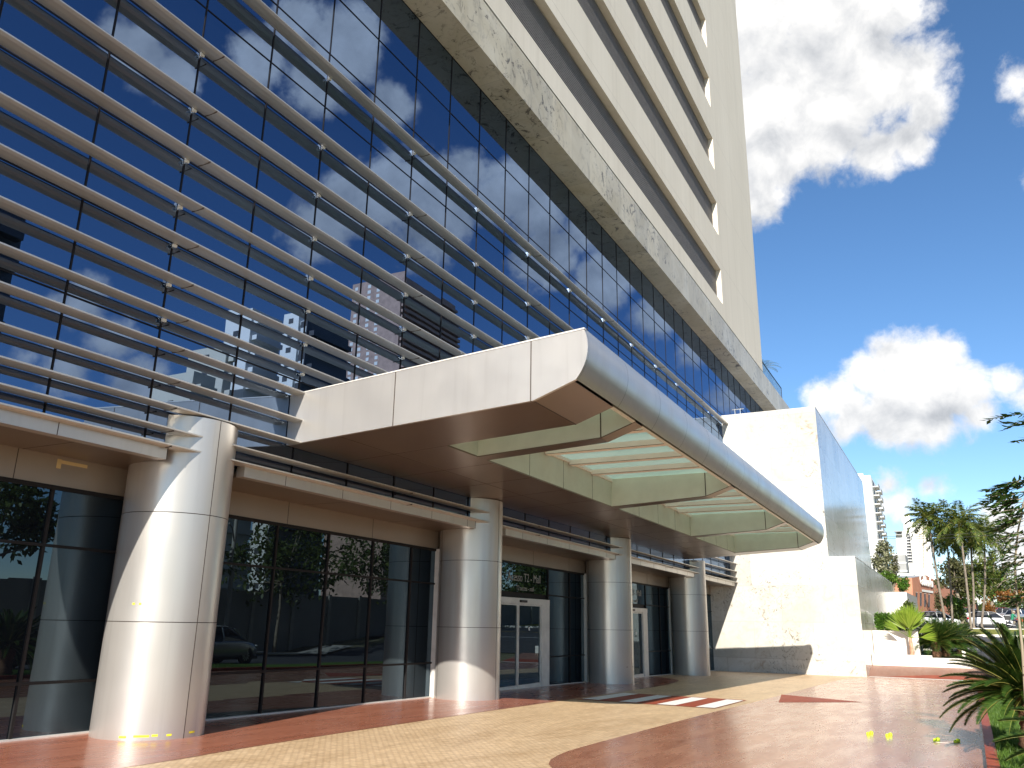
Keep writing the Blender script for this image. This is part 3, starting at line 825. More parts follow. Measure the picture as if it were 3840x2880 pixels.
def tree(name, label, cat, base, h_trunk, c_off, rad, n, L, mat, seed, tr=.16, group=None, clumps=26, spread=.34):
    root = empty(name, base); tag(root, label, cat, group)
    b = MB(); c = Vector(base)+Vector(c_off)
    cs = crown_mesh(b, c, rad, n, L, mat, seed, clumps, spread); cr = b.build('crown', root)
    b = MB(); top = c-Vector((0, 0, rad[2]*.25)); bs = Vector(base)
    mid = bs.lerp(top, .5)+Vector((tr, tr*.6, 0))
    b.tube([bs-Vector((0, 0, .2)), bs+Vector((0, 0, .3)), mid, top], [tr*1.35, tr, tr*.8, tr*.45], 'trunk', 8)
    for cc, sc in cs[:9]:
        q = c+cc; b.tube([mid.lerp(top, .55), mid.lerp(q, .6)+Vector((0, 0, .15)), q], [tr*.45, tr*.3, tr*.1], 'trunk', 5)
    b.build('trunk', root); return root

def frond(b, base, yaw, elev, L, droop, npair, leafL, leafW, mat, ribmat, rg, vee=.6, rib=.012, droop_leaf=0, twist=0):
    fwd = Vector((math.cos(yaw), math.sin(yaw), 0)); side = Vector((-math.sin(yaw), math.cos(yaw), 0))
    pts = []; p = Vector(base); e = elev; N = 14
    for k in range(N+1):
        pts.append(p.copy()); p = p+(fwd*math.cos(e)+Vector((0, 0, 1))*math.sin(e))*(L/N); e -= droop/N*(.4+1.2*k/N)
    b.tube(pts, [rib*(1-.85*k/N) for k in range(N+1)], ribmat, 4, False)
    for k in range(npair):
        t = .10+.90*(k+.5)/npair; f = t*N; i = min(int(f), N-1); q = pts[i].lerp(pts[i+1], f-i)
        tg = (pts[i+1]-pts[i]).normalized(); nrm = side.cross(tg).normalized()*-1
        if nrm.z < 0: nrm = -nrm
        ll = leafL*(math.sin(math.pi*min(1, .18+t*.80))**.6)*rg.uniform(.88, 1.1)
        for sgn in (-1, 1):
            d = side*sgn*1.0+tg*(.5+.45*t)+nrm*vee+Vector((0, 0, -droop_leaf*rg.uniform(.5, 1.3)))+rand_dir(rg)*twist
            d.normalize()
            leaf_quad(b, q, d, tg.cross(d)*sgn, ll, leafW, mat)

def cycad(name, label, base, seed, n=46, L=1.3, trunk_h=.42, tr=.24, group='cycads beside the paving and on the lawn', npair=60, lw=.0165):
    root = empty(name, base); tag(root, label, 'cycad', group); rg = random.Random(seed); B = Vector(base)
    b = MB()
    prof = [(tr*.75, -.1)]
    for k in range(9):
        z = trunk_h*k/8; q = tr*(.92+.12*math.sin(k*1.3)); prof += [(q*1.06, z), (q*.93, z+trunk_h/18)]
    prof.append((tr*.4, trunk_h+.10))
    b.lathe(prof, B.x, B.y, 'cycad_trunk', 18, True, B.z)
    b.build('trunk', root)
    b = MB()
    for k in range(n):
        u = (k+.5)/n; elev = R(78)-R(88)*u**.9+rg.gauss(0, .06); yaw = k*2.39996+rg.gauss(0, .12)
        frond(b, B+Vector((math.cos(yaw)*tr*.35, math.sin(yaw)*tr*.35, trunk_h+.04)), yaw, elev, L*rg.uniform(.82, 1.08), .45+.45*u, npair, lw*12, lw, 'leaf_cycad', 'frond_rib', rg, .5, .009)
    b.build('crown', root); return root
P = at(3880, 2712, 15.2); P.z = gz(15.2)+.05
cyc0 = cycad('cycad', 'large dark cycad overhanging the brick kerb at the edge of the plaza', P, 5, 96, 1.20, .78, .24, npair=84, lw=.0145)
P2 = at(3900, 2900, 11.2); P2.z = gz(11.2)+.05; P2.y = min(P2.y, -1.55)
cyc1 = cycad('cycad', 'nearest cycad on the grass beyond the kerb, mostly out of view', P2, 8, 44, 1.3, .4, .25)
for (bx, by, lab, sc, sd) in ((52.4, 1.10, 'cycad with a thick rusty trunk at the front of the raised lawn', 1.18, 21), (53.3, .66, 'cycad with a dark shaded trunk, standing beside the rusty one on the lawn', 1.14, 22), (56.2, -.10, 'smallest cycad at the far corner of the raised lawn', .95, 23)):
    cycad('cycad', lab, (bx, by, tz(bx)-.0), sd, 70, 1.30*sc, .50*sc, .21*sc, npair=30, lw=.032)
# young fan palm in the low planter
fp = Vector((50.75, 2.24, .16)); root = empty('fan_palm', fp); tag(root, 'young bright green fan palm with a ringed trunk in the low planter', 'palm')
b = MB(); prof = []
for k in range(12):
    z = k*.085; prof += [(.125-.004*k+.012*(k % 2), z), (.115-.004*k, z+.05)]
b.lathe(prof, fp.x, fp.y, 'fan_trunk', 14, True, fp.z); b.build('trunk', root)
b = MB(); rg = random.Random(4)
for k in range(15):
    yaw = k*2.4+.4; el = R(88)-R(27)*(k/12)**1.1
    d = Vector((math.cos(yaw)*math.cos(el), math.sin(yaw)*math.cos(el), math.sin(el)))
    wide = .62; ll = 1.25
    if k >= 12:
        d = [Vector((-.15, .80, .55)), Vector((-.2, -.72, .05)), Vector((-.15, -.70, .40))][k-12].normalized(); wide = .30; ll = .95
    q0 = fp+Vector((0, 0, .98)); ln = .40+.25*rg.random(); q1 = q0+d*ln
    b.tube([q0, q0.lerp(q1, .5)+Vector((0, 0, .02)), q1], [.024, .018, .012], 'leaf_fan', 5)
    s = d.cross(Vector((-1, .2*math.cos(k), .1))).normalized(); nrm = s.cross(d)
    for j in range(24):
        a = wide*(-1+2*j/23)
        dd = (d*math.cos(a)+s*math.sin(a)+nrm*.10*math.cos(a*3)+rand_dir(rg)*.045)
        leaf_quad(b, q1, dd, nrm, (ll-.25*abs(a))*rg.uniform(.82, 1.08), .055, 'leaf_fan', .008)
b.build('crown', root)
# clipped hedge
b = MB(); rg = random.Random(9)
for k in range(7000):
    x, y = rg.uniform(51.75, 56.2), rg.uniform(2.1, 3.98); z = 1.45+.85*rg.random()**.6+.12*math.sin(x*3+y*4)
    if rg.random() < .55: x = 51.75+rg.random()*.25
    leaf_quad(b, Vector((x, y, z)), rand_dir(rg)+Vector((-.4, 0, .3)), rand_dir(rg)+Vector((0, 0, 1)), .13, .07, 'leaf_hedge')
tag(b.build('hedge'), 'dense bright green hedge growing in the tall planter', 'hedge')
# young tree at the right edge
XT = 14.0
tb = at(3852, 2790, XT); tb.z = gz(XT)+.04
root = empty('young_tree', tb); tag(root, 'slender young tree with glossy pinnate leaves beside the large cycad', 'tree')
tp = [tb]+[at(x, y, XT) for x, y in ((3833, 2420), (3814, 2262), (3806, 2110), (3818, 1990), (3850, 1830), (3890, 1650), (3905, 1560))]
b = MB(); b.tube(tp, [.024, .019, .017, .015, .013, .010, .007, .005], 'twig', 7); b.build('trunk', root)
b = MB(); rg = random.Random(2)
def pinnate(px0, px1, nl, L, sag=.02, dx=0.0):
    p0 = at(*px0, XT+dx); p1 = at(*px1, XT+dx+rg.uniform(-.5, .3))
    pts = [p0.lerp(p1, t)+Vector((0, 0, -sag*t*t*4)) for t in (0, .25, .5, .75, 1)]
    b.tube(pts, [.007, .006, .005, .003, .002], 'twig', 4)
    tg = (p1-p0).normalized(); sd = tg.cross(Vector((.2, .3, 1))).normalized()
    for k in range(nl):
        t = .12+.88*k/nl; f = t*4; i = min(int(f), 3); q = pts[i].lerp(pts[i+1], f-i)
        for s in (-1, 1):
            d = tg*.75+sd*s*.8+Vector((0, 0, -.25+.3*rg.random()))+rand_dir(rg)*.25
            leaf_quad(b, q, d, Vector((0, 0, 1))+rand_dir(rg)*.6, L*1.25*rg.uniform(.75, 1.15), L*.46, 'leaf_young', .006)
    leaf_quad(b, pts[-1], tg, Vector((0, 0, 1)), L, L*.36, 'leaf_young', .006)
for q in [((3880, 1550), (3700, 1556), 13, .13), ((3890, 1600), (3760, 1570), 10, .13), ((3900, 1640), (3800, 1640), 6, .12), ((3890, 1560), (3770, 1590), 8, .12)]: pinnate(*q)
for k in range(26):
    x0, y0 = rg.uniform(3800, 3890), rg.uniform(1800, 1960)
    pinnate((x0, y0), (x0-rg.uniform(60, 130), y0+rg.uniform(-15, 55)), 7, .125)
for q in [((3860, 1815), (3690, 1822), 14, .13), ((3850, 1840), (3675, 1872), 14, .13), ((3860, 1800), (3775, 1795), 9, .12)]: pinnate(*q)
for k in range(34):
    x0, y0 = rg.uniform(3790, 3880), rg.uniform(1985, 2180)
    pinnate((x0, y0), (x0-rg.uniform(30, 95), y0+rg.uniform(-30, 45)), 6, .085)
for k in range(9):
    x0, y0 = rg.uniform(3815, 3850), rg.uniform(2225, 2262)
    pinnate((x0, y0), (x0-rg.uniform(20, 80), y0+rg.uniform(-25, 25)), 5, .09)
b.build('crown', root)
# terrace palm on the stone band
tpv = Vector((57.2, 10.2, 18.3)); root = empty('terrace_palm', tpv); tag(root, 'small palm on the terrace behind the blue glass railing', 'palm')
b = MB(); b.tube([tpv, tpv+Vector((0, 0, .9))], [.08, .06], 'palm_trunk', 8); b.build('trunk', root)
b = MB(); rg = random.Random(6)
for k in range(12): frond(b, tpv+Vector((0, 0, .9)), k*.53+.2, .9-.05*k, 1.5, 1.3, 20, .32, .03, 'leaf_palm', 'frond_rib', rg, .2, .012)
b.build('crown', root)

# ================================================================== BACKGROUND TREES AND PALMS
def queen_palm(name, label, base, top, seed, L=2.7, n=34, r=.115, hang=1.0, mat='leaf_palm'):
    base, top = Vector(base), Vector(top)
    root = empty(name, base); tag(root, label, 'palm', 'tall palms on the grass median'); rg = random.Random(seed)
    b = MB(); mid = base.lerp(top, .5)+Vector((0, (top.y-base.y)*.12, 0))
    b.tube([base-Vector((0, 0, .2)), base+Vector((0, 0, .5)), base.lerp(mid, .6), mid, mid.lerp(top, .6), top], [r*1.4, r, r*.92, r*.9, r*.82, r*.7], 'palm_trunk', 9)
    b.build('trunk', root)
    b = MB(); b.tube([top-Vector((0, 0, .1)), top+Vector((0, 0, .7))], [r*.8, r*.35], 'leaf_palm', 7)
    for k in range(n):
        u = (k+.5)/n; el = R(74)-R(92)*u; yaw = k*2.39996+rg.gauss(0, .2)
        frond(b, top+Vector((0, 0, .45-.3*u)), yaw, el, L*1.12*rg.uniform(.85, 1.1), 1.1+.8*u*hang, 34, .78, .10, mat, 'frond_rib', rg, .15, .03, .6, .4)
    b.build('crown', root); return root
def onground(px, py, X): p = at(px, py, X); p.z = tz(X); return p
XP = 94.0
PALMS = [((3546, 2335), (3483, 1950), 94, 2.55, 'leftmost tall palm, standing in front of the white tower with a pinkish trunk'),
         ((3572, 2340), (3552, 2025), 100, 2.3, 'shorter shaded palm between the leftmost palm and the brick shop sign'),
         ((3642, 2354), (3600, 1968), 92, 2.9, 'big drooping palm whose trunk passes behind the tail of the white hatchback'),
         ((3652, 2345), (3640, 2030), 98, 2.5, 'palm crowded behind the big drooping palm, yellowing lower fronds'),
         ((3682, 2345), (3692, 2010), 101, 2.7, 'rightmost tall palm of the median cluster with a slim pale trunk')]
for i, (a, c, X, L, lab) in enumerate(PALMS):
    queen_palm('tall_palm', lab, onground(*a, X), at(c[0], c[1]+12, X), 40+i, L)
T = tree
def bg_tree(name, label, px, py, X, rpx, rpy, n, L, mat, seed, cat='tree', group=None, clumps=30, spread=.32, tr=.16):
    c = at(px, py, X); s = X/3480
    rad = (rpx*s, rpx*s, rpy*s); base = Vector((c.x, c.y, tz(X)))
    return T(name, label, cat, base, 0, c-base, rad, n, L, mat, seed, tr, group, clumps, spread)
bg_tree('pale_tree', 'thin pale-leaved tree rising behind the stone annex', 3300, 2100, 84, 46, 90, 1700, .30, 'leaf_pale', 1, clumps=34, spread=.26, tr=.10)
bg_tree('green_tree', 'small olive tree between the pale tree and the grey block', 3345, 2140, 92, 26, 72, 1300, .26, 'leaf_olive', 2, clumps=22)
bg_tree('broad_tree', 'broad brownish tree spreading behind the leftmost palm', 3585, 2152, 120, 66, 60, 3800, .36, 'leaf_olive', 3, tr=.3)
bg_tree('broad_tree', 'dense dark green tree under the palm cluster', 3640, 2185, 128, 70, 66, 3800, .36, 'leaf_tree', 4, tr=.3)
bg_tree('broad_tree', 'bright leafy tree to the right of the palm cluster', 3712, 2165, 118, 66, 88, 4200, .36, 'leaf_palm', 5, tr=.28)
bg_tree('broad_tree', 'mid green tree standing over the parked cars', 3795, 2215, 150, 70, 50, 3000, .42, 'leaf_tree', 6, tr=.28)
bg_tree('rust_tree', 'small tree with rust-orange leaves over the parked cars', 3790, 2238, 118, 48, 24, 1500, .3, 'leaf_rust', 7, tr=.12)
bg_tree('rust_bush', 'rust-brown bush beside the white billboard', 3706, 2283, 116, 17, 36, 900, .26, 'leaf_rust', 8, 'bush', tr=.06)
bg_tree('round_bush', 'bright green layered bush in front of the brick shop', 3590, 2262, 106, 46, 36, 2200, .26, 'leaf_bright', 9, 'bush', tr=.10)
bg_tree('round_bush', 'darker low bush under the layered bright bush', 3592, 2315, 105, 30, 30, 1200, .24, 'leaf_tree', 10, 'bush', tr=.08)
bg_tree('yellow_shrub', 'yellowish shrub in front of the shop windows', 3516, 2250, 116, 18, 48, 420, .28, 'leaf_olive', 12, 'bush', tr=.06)
bg_tree('wall_shrub', 'bright green shrub above the end of the grey garden wall', 3384, 2190, 82, 22, 26, 1300, .2, 'leaf_hedge', 13, 'bush', tr=.06)
bg_tree('wall_shrub', 'long yellow-green shrub growing along the top of the lower annex', 3330, 2166, 79, 36, 20, 1500, .2, 'leaf_bright', 14, 'bush', tr=.05)
bg_tree('dark_shrub', 'dark shrub behind the fan palm fronds', 3405, 2285, 66, 22, 26, 900, .2, 'leaf_tree', 15, 'bush', tr=.06)
for i, (px, py, X, rx, ry) in enumerate(((3440, 2330, 190, 200, 30), (3760, 2290, 200, 160, 30))):
    bg_tree('hedgerow_tree', ['low dark trees beyond the brick shop', 'low dark trees beyond the parking lot'][i], px, py, X, rx, ry, 4500, .7, 'leaf_tree', 30+i, clumps=60, spread=.2, tr=.3)
# power lines
for k, (y0, y1, y2) in enumerate(((2003, 2012, 1960), (2009, 2020, 1985), (2100, 2150, 2170))):
    b = MB(); X = 88; pts = []
    ends = [at(3100, y0-6, X), at(3440, y1, X), at(3900, y2, X)]
    for i in range(25):
        t = i/24; q = ends[0].lerp(ends[2], t); sag = (ends[1].z-ends[0].lerp(ends[2], .425).z)
        pts.append(q+Vector((0, 0, sag*4*t*(1-t))))
    b.tube(pts, .018, 'wire', 5); o = b.build('power_line')
    tag(o, ['upper power line crossing in front of the white towers', 'second power line just below the upper one', 'lowest power line crossing in front of the brick shop'][k], 'power line', 'power lines over the avenue')

# ================================================================== BACKGROUND BUILDINGS
def wall_quad(b, A, B, z0, z1, mat): b.face([(A.x, A.y, z0), (B.x, B.y, z0), (B.x, B.y, z1), (A.x, A.y, z1)], mat)
def x_on_y(px, py, Y): d = ray(px, py); return Y/d.y*d.x
# white tower with balconies, behind the annex
X = 262; a = at(3195, 1900, X); c = at(3264, 1790, X); zt = at(3264, 1782, X).z; xb = x_on_y(3306, 1990, c.y)
root = empty('balcony_tower', (X, c.y, tz(X))); tag(root, 'plain white apartment tower with stacked balconies beside the stone annex', 'apartment tower')
b = MB(); b.box(X, c.y, tz(X)-1, xb, a.y, zt, 'white_wall'); b.box(X+.5, c.y+2, zt, X+9, a.y, zt+.8, 'white_wall'); b.build('wall', root)
b = MB(); b.box(X+2, c.y+8.2, zt, X+7, c.y+11, zt+4.2, 'white_wall'); b.build('roof_room', root)
nf = 15; fh = (zt-tz(X)-2)/nf; proto = None
for k in range(nf):
    for s in range(2):
        z = tz(X)+2+k*fh; xx = X+6+s*(xb-X)*.45
        if proto is None:
            m = MB(); m.box(0, -1.5, 0, (xb-X)*.30, 0, .25, 'slab_white'); m.box(0, -1.5, .25, (xb-X)*.30, -1.42, 1.15, 'grey_wall'); m.box(.3, -.05, .3, (xb-X)*.28, -.01, 2.2, 'dark_wall')
            proto = m.build('balcony', root); proto.location = (xx, c.y, z)
        else:
            o = proto.copy(); col.objects.link(o); o.parent = root; o.matrix_parent_inverse = root.matrix_basis.inverted(); o.location = (xx, c.y, z)
# white tower in the middle distance
X = 330; l = at(3359, 2000, X); r = at(3483, 2000, X); zt = at(3400, 1951, X).z; zu = at(3400, 1929, X).z
root = empty('white_tower', (X, (l.y+r.y)/2, tz(X))); tag(root, 'tall white apartment tower rising behind the palms', 'apartment tower')
m1 = at(3392, 2000, X).y; m2 = at(3425, 2000, X).y
b = MB(); b.box(X, r.y, tz(X)-1, X+22, m1, zt-.6, 'white_wall'); b.box(X-2.2, m1, tz(X)-1, X+20, l.y, zt-4, 'white_wall')
b.box(X-1.0, m2-.5, tz(X)-1, X, m2+1.2, zt-1.5, 'white_wall'); b.build('wall', root)
b = MB(); b.box(X+3, at(3416, 2000, X).y, zt-.6, X+12, at(3387, 2000, X).y, zu, 'white_wall'); b.build('roof_room', root)
b = MB(); b.box(X-3.6, m1+.6, zt-5.6, X-2.2, l.y, zt-5.2, 'grey_wall'); b.box(X-3.7, m1+.5, zt-4.4, X-2.2, l.y+.5, zt-4.1, 'grey_wall'); b.box(X-2.25, m1+1, zt-5.2, X-2.1, l.y-.6, zt-4.5, 'dark_wall'); b.build('top_balcony', root)
proto = None
for k in range(12):
    for px in (3407, 3415):
        p = at(px, 2110-k*11.2, X); 
        if proto is None:
            m = MB(); m.box(-.08, -.55, 0, .04, .55, .75, 'dark_wall'); proto = o = m.build('window', root)
        else: o = proto.copy(); col.objects.link(o); o.parent = root; o.matrix_parent_inverse = root.matrix_basis.inverted()
        o.location = (X-.02 if p.y < m1 else X-2.22, p.y, p.z)
proto = None
for k in range(13):
    for px in (3440, 3456, 3470):
        p = at(px, 2130-k*12, X)
        if proto is None:
            m = MB(); m.box(-.05, -.8, 0, .04, .8, 1.0, 'beige_wall'); proto = o = m.build('shutter', root)
        else: o = proto.copy(); col.objects.link(o); o.parent = root; o.matrix_parent_inverse = root.matrix_basis.inverted()
        o.location = (X-.02, p.y, p.z)
# grey block
X = 205; l = at(3348, 2100, X); r = at(3396, 2100, X); zt = at(3375, 2074, X).z
root = empty('grey_block', (X, l.y, tz(X))); tag(root, 'plain grey block with horizontal bands below the white tower', 'building')
b = MB(); b.box(X, r.y, tz(X)-1, X+14, l.y, zt, 'grey_wall'); b.build('wall', root)
for k in range(7):
    b = MB(); z = zt-.5-k*(zt-tz(X))/8; b.box(X-.12, r.y-.1, z, X, l.y, z+.3, 'slab_white'); b.build('floor_band', root)
X = 180; l = at(3372, 2160, X); r = at(3422, 2160, X); zt = at(3400, 2158, X).z
b = MB(); b.box(X, r.y, tz(X)-1, X+10, l.y, zt, 'beige_wall'); b.box(X-.3, r.y-.3, zt, X+10, l.y+.3, zt+.35, 'slab_white')
o = b.build('low_house'); tag(o, 'low pale house squeezed between the grey block and the brick shop', 'house')
# brick shop with a gabled front receding to the right
A = at(3420, 2300, 118); Bp = at(3660, 2300, 168)
dirv = Vector((Bp.x-A.x, Bp.y-A.y, 0)); Ln = dirv.length; dirv.normalize(); nrm = Vector((-dirv.y, dirv.x, 0))
if nrm.x > 0: nrm = -nrm
def onplane(px, py, off=0.0):
    d = ray(px, py); o = Vector((0, 0, CAMZ)); q = A+nrm*off
    t = (q-o).dot(nrm)/d.dot(nrm); return o+d*t
root = empty('brick_shop', (A.x, A.y, tz(118))); tag(root, 'orange brick shop with a gabled front and white sign letters', 'shop')
zb0 = tz(118)-2
P = [Vector((A.x, A.y, zb0)), Vector((Bp.x, Bp.y, zb0)), onplane(3660, 2248), onplane(3560, 2204), onplane(3510, 2178), onplane(3474, 2158), onplane(3420, 2167)]
b = MB(); b.face(P, 'brick'); Q = [p-nrm*14 for p in P]; b.face(Q[::-1], 'brick')
n = len(P); b.face([P[0], P[-1], Q[-1], Q[0]], 'brick'); b.face([P[1], Q[1], Q[2], P[2]], 'brick')
b.build('wall', root)
b = MB()
for i in range(2, n-1): b.face([P[i]+Vector((0, 0, .02)), Q[i]+Vector((0, 0, .02)), Q[i+1]+Vector((0, 0, .02)), P[i+1]+Vector((0, 0, .02))], 'roof_sheet')
b.build('roof', root)
zf = lambda x, y: (3400+x/6.9125, 2130+y/6.9125)
for (x0, x1, y0, y1) in ((238, 278, 635, 960), (347, 388, 642, 980), (457, 495, 668, 1000), (562, 600, 685, 1010)):
    b = MB(); q = [onplane(*zf(x0, y0), .03), onplane(*zf(x1, y0+8), .03), onplane(*zf(x1, y1), .03), onplane(*zf(x0, y1), .03)]
    b.face(q, 'dark_wall'); b.face([onplane(*zf(x0-14, y0-16), .05), onplane(*zf(x1+14, y0-8), .05), onplane(*zf(x1+14, y0+2), .05), onplane(*zf(x0-14, y0-6), .05)], 'beige_wall'); b.build('window', root)
b = MB(); q = [onplane(*zf(395, 552), .08), onplane(*zf(690, 600), .08), onplane(*zf(690, 655), .08), onplane(*zf(395, 610), .08)]; b.face(q, 'white_paint'); b.build('white_panel', root)
b = MB(); cc = onplane(*zf(320, 405), .10); b.prism([(.55*math.cos(k*.3927), .95*math.sin(k*.3927)) for k in range(16)], 'z', -.04, .04, 'sign_red')
o = b.build('round_emblem', root); o.matrix_world = Matrix.Translation(cc) @ Matrix((dirv, Vector((0, 0, 1)), nrm)).transposed().to_4x4()
o = text_obj('sign_letters', 'Golden Ex', 1.9, 'white_paint', root, (0, 0, 0), (0, 0, 0), .06, sx=1.0)
o.matrix_world = Matrix.Translation(onplane(*zf(365, 440), .12)) @ Matrix((dirv, Vector((0, 0, 1)), nrm)).transposed().to_4x4() @ Matrix.Diagonal((1.05, 1, 1, 1))
# billboard
c0 = at(3640, 2245, 138); root = empty('billboard', (c0.x, c0.y, tz(138))); tag(root, 'white billboard on a dark pole behind the palms', 'billboard')
b = MB(); b.box(c0.x-.1, at(3680, 2245, 138).y, at(3640, 2258, 138).z, c0.x+.1, at(3608, 2245, 138).y, at(3640, 2232, 138).z, 'white_paint'); b.build('panel', root)
b = MB(); q = at(3661, 2250, 138); b.tube([(q.x+.2, q.y, tz(138)), (q.x+.2, q.y, q.z)], .14, 'dark_frame', 8); b.build('pole', root)

# ================================================================== CARS
def car(label, paint, group, L=4.3, W=1.76, Hh=1.62, hatch=True):
    root = empty('parked_car'); tag(root, label, 'car', group)
    wb, rw = L*.605, .335; xr = -wb/2-.02; xf = wb/2-.02
    # stations along x: (x, sill z, shoulder z, half width)
    st = [(-L/2, .46, .80, .66), (-L/2+.10, .30, .98, .78), (-L/2+.5, .24, 1.02, .86), (-L*.2, .22, 1.0, .88), (0, .22, .98, .88), (L*.2, .22, .97, .88), (L*.30, .23, .95, .87), (L/2-.45, .25, .86, .84), (L/2-.12, .30, .74, .74), (L/2, .42, .62, .60)]
    b = MB(); V = []; n = 8
    for x, z0, z1, w in st:
        w *= W/1.76; V += [(x, -w*.86, z0), (x, -w, z0+.16), (x, -w, z1-.12), (x, -w*.93, z1), (x, w*.93, z1), (x, w, z1-.12), (x, w, z0+.16), (x, w*.86, z0)]
    F = [(i*n+j, i*n+(j+1) % n, (i+1)*n+(j+1) % n, (i+1)*n+j) for i in range(len(st)-1) for j in range(n)]+[tuple(range(n-1, -1, -1)), tuple(range((len(st)-1)*n, len(st)*n))]
    b.mesh(V, F, paint, True)
    # roof shell
    rx = [(-L/2+.18, 1.02, .70), (-L/2+.42, Hh-.10, .60), (-L*.22, Hh, .62), (L*.05, Hh-.02, .62), (L*.16, Hh-.14, .61), (L*.31, .97, .76)]
    if not hatch: rx[0] = (-L/2+.55, 1.0, .70); rx[1] = (-L/2+1.05, Hh-.14, .60)
    V = []
    for x, z, w in rx: V += [(x, -w*W/1.76, z), (x, -w*.8*W/1.76, z+.035), (x, w*.8*W/1.76, z+.035), (x, w*W/1.76, z)]
    b.mesh(V, [(i*4+j, i*4+j+1, (i+1)*4+j+1, (i+1)*4+j) for i in range(1, len(rx)-2) for j in range(3)], paint, True)
    for i in (0, 4):      # pillars front and back
        for j in (0, 2):
            p, q = Vector(V[i*4+(0 if j == 0 else 3)]), Vector(V[(i+1)*4+(0 if j == 0 else 3)])
            b.tube([p, q], .045, paint, 5)
    b.build('body', root)
    gl = MB()
    gl.mesh([(p[0], p[1]*.985, p[2]-.005) for p in V], [(0, 1, 5, 4), (1, 2, 6, 5), (2, 3, 7, 6), (16, 17, 21, 20), (17, 18, 22, 21), (18, 19, 23, 22)], 'car_glass')
    for s in (-1, 1):
        low = [(rx[0][0]+.06, 1.0), (rx[5][0]-.05, .965)]; topz = [(x, z-.03) for x, z, w in rx[1:5]]
        pts = [(low[0][0], s*.80*W/1.76, low[0][1])]+[(x, s*(.60+.0)*W/1.76*1.02, z) for x, z in topz]+[(low[1][0], s*.80*W/1.76, low[1][1])]
        gl.face(pts if s > 0 else pts[::-1], 'car_glass')
    w_ = gl.build('window', root)
    m = MB()
    for s in (-1, 1): m.tube([(-.05, s*.815*W/1.76, .98), (-.12, s*.63*W/1.76, Hh-.05)], .04, paint, 5)
    m.build('pillar', w_)
    for xx in (xr, xf):
        for s in (-1, 1):
            m = MB(); y = s*(W/2-.12)
            ring = [(rw*.66, -.10), (rw*.92, -.105), (rw, -.07), (rw, .07), (rw*.92, .105), (rw*.66, .10)]
            k = 20; Vv = [(xx+r*math.cos(6.2832*a/k), y+t, rw+r*math.sin(6.2832*a/k)) for r, t in ring for a in range(k)]
            m.mesh(Vv, [(i*k+j, i*k+(j+1) % k, (i+1)*k+(j+1) % k, (i+1)*k+j) for i in range(len(ring)-1) for j in range(k)], 'tyre', True)
            m.prism([(xx+(rw+.07)*math.cos(6.2832*a/k), rw+(rw+.07)*math.sin(6.2832*a/k)) for a in range(k)], 'y', y+s*.095, y+s*.10, 'plastic_black')
            wh = m.build('wheel', root)
            m = MB(); yy = y+s*.107
            for a in range(10):
                t0, t1 = 6.2832*a/10-.14, 6.2832*a/10+.14
                m.face([(xx+.05*math.cos(t0), yy, rw+.05*math.sin(t0)), (xx+.05*math.cos(t1), yy, rw+.05*math.sin(t1)), (xx+rw*.62*math.cos(t1), yy, rw+rw*.62*math.sin(t1)), (xx+rw*.62*math.cos(t0), yy, rw+rw*.62*math.sin(t0))], 'rim')
            Vv = [(xx+r*math.cos(6.2832*a/k), yy-s*.01, rw+r*math.sin(6.2832*a/k)) for r in (rw*.58, rw*.70) for a in range(k)]
            m.mesh(Vv, [(j, (j+1) % k, k+(j+1) % k, k+j) for j in range(k)], 'rim'); m.build('rim', wh)
    for s in (-1, 1):
        m = MB(); m.box(L/2-.20, s*.62*W/1.76-.14, .66, L/2-.09, s*.62*W/1.76+.14, .79, 'lamp_clear'); m.build('headlight', root, bevel=.03)
        m = MB(); m.box(-L/2+.02, s*.70*W/1.76-.10, .82, -L/2+.14, s*.70*W/1.76+.08, 1.0, 'lamp_red'); m.build('taillight', root, bevel=.02)
    m = MB(); m.box(-L/2+.05, -W/2+.04, .20, L/2-.15, W/2-.04, .30, 'plastic_black'); m.build('sill_trim', root)
    return root
def place(o, p, rz): o.location = p; o.rotation_euler = (0, 0, rz)
def cpos(px, X, dz=0): p = at(px, 2350, X); return Vector((p.x, p.y, tz(X)+dz-.03))
G = 'cars on the roads and in the parking lot'
cw_ = car('white hatchback driving right along the back road behind the motorcycle', 'car_white', G)
cb2 = None
def copy_car(src, label, paint=None):
    c = copy_tree(src); c['label'] = label
    if paint:
        for ch in c.children:
            me = None
            for i, sl in enumerate(ch.material_slots):
                if sl.material and sl.material.name.startswith('car_') and 'glass' not in sl.material.name:
                    if me is None: me = ch.data.copy(); ch.data = me
                    me.materials[i] = MATS[paint]
            for g in ch.children:
                for i, sl in enumerate(g.material_slots):
                    if sl.material and sl.material.name.startswith('car_') and 'glass' not in sl.material.name:
                        g.data = g.data.copy(); g.data.materials[i] = MATS[paint]
    return c
c2 = copy_car(cw_, 'white car half hidden behind the fan palm and the lawn cycads')
c3 = copy_car(cw_, 'white car parked further back, just above the half hidden white car')
c4 = copy_car(cw_, 'small white van-like car parked behind the palm trunks', 'car_white')
LOT = [(3752, 150, 'car_red', 'red car at the back left of the parking lot', 1.2), (3776, 141, 'car_silver', 'silver car parked between the red car and the dark car', 1.0), (3792, 152, 'car_dark', 'dark car parked in the middle of the lot', 1.1),
       (3815, 132, 'car_silver', 'grey car at the front of the lot, facing the avenue', 2.7), (3838, 146, 'car_dark', 'dark car at the right edge of the lot', .9), (3735, 160, 'car_white', 'white car furthest back in the lot', 1.3)]
lot = [(copy_car(cw_, lab, pt), px, X, rz) for px, X, pt, lab, rz in LOT]
place(cw_, cpos(3715, 106), R(-88))
place(c2, cpos(3520, 103), R(-86)); place(c3, cpos(3502, 134), R(-84)); place(c4, cpos(3648, 140), R(-95))
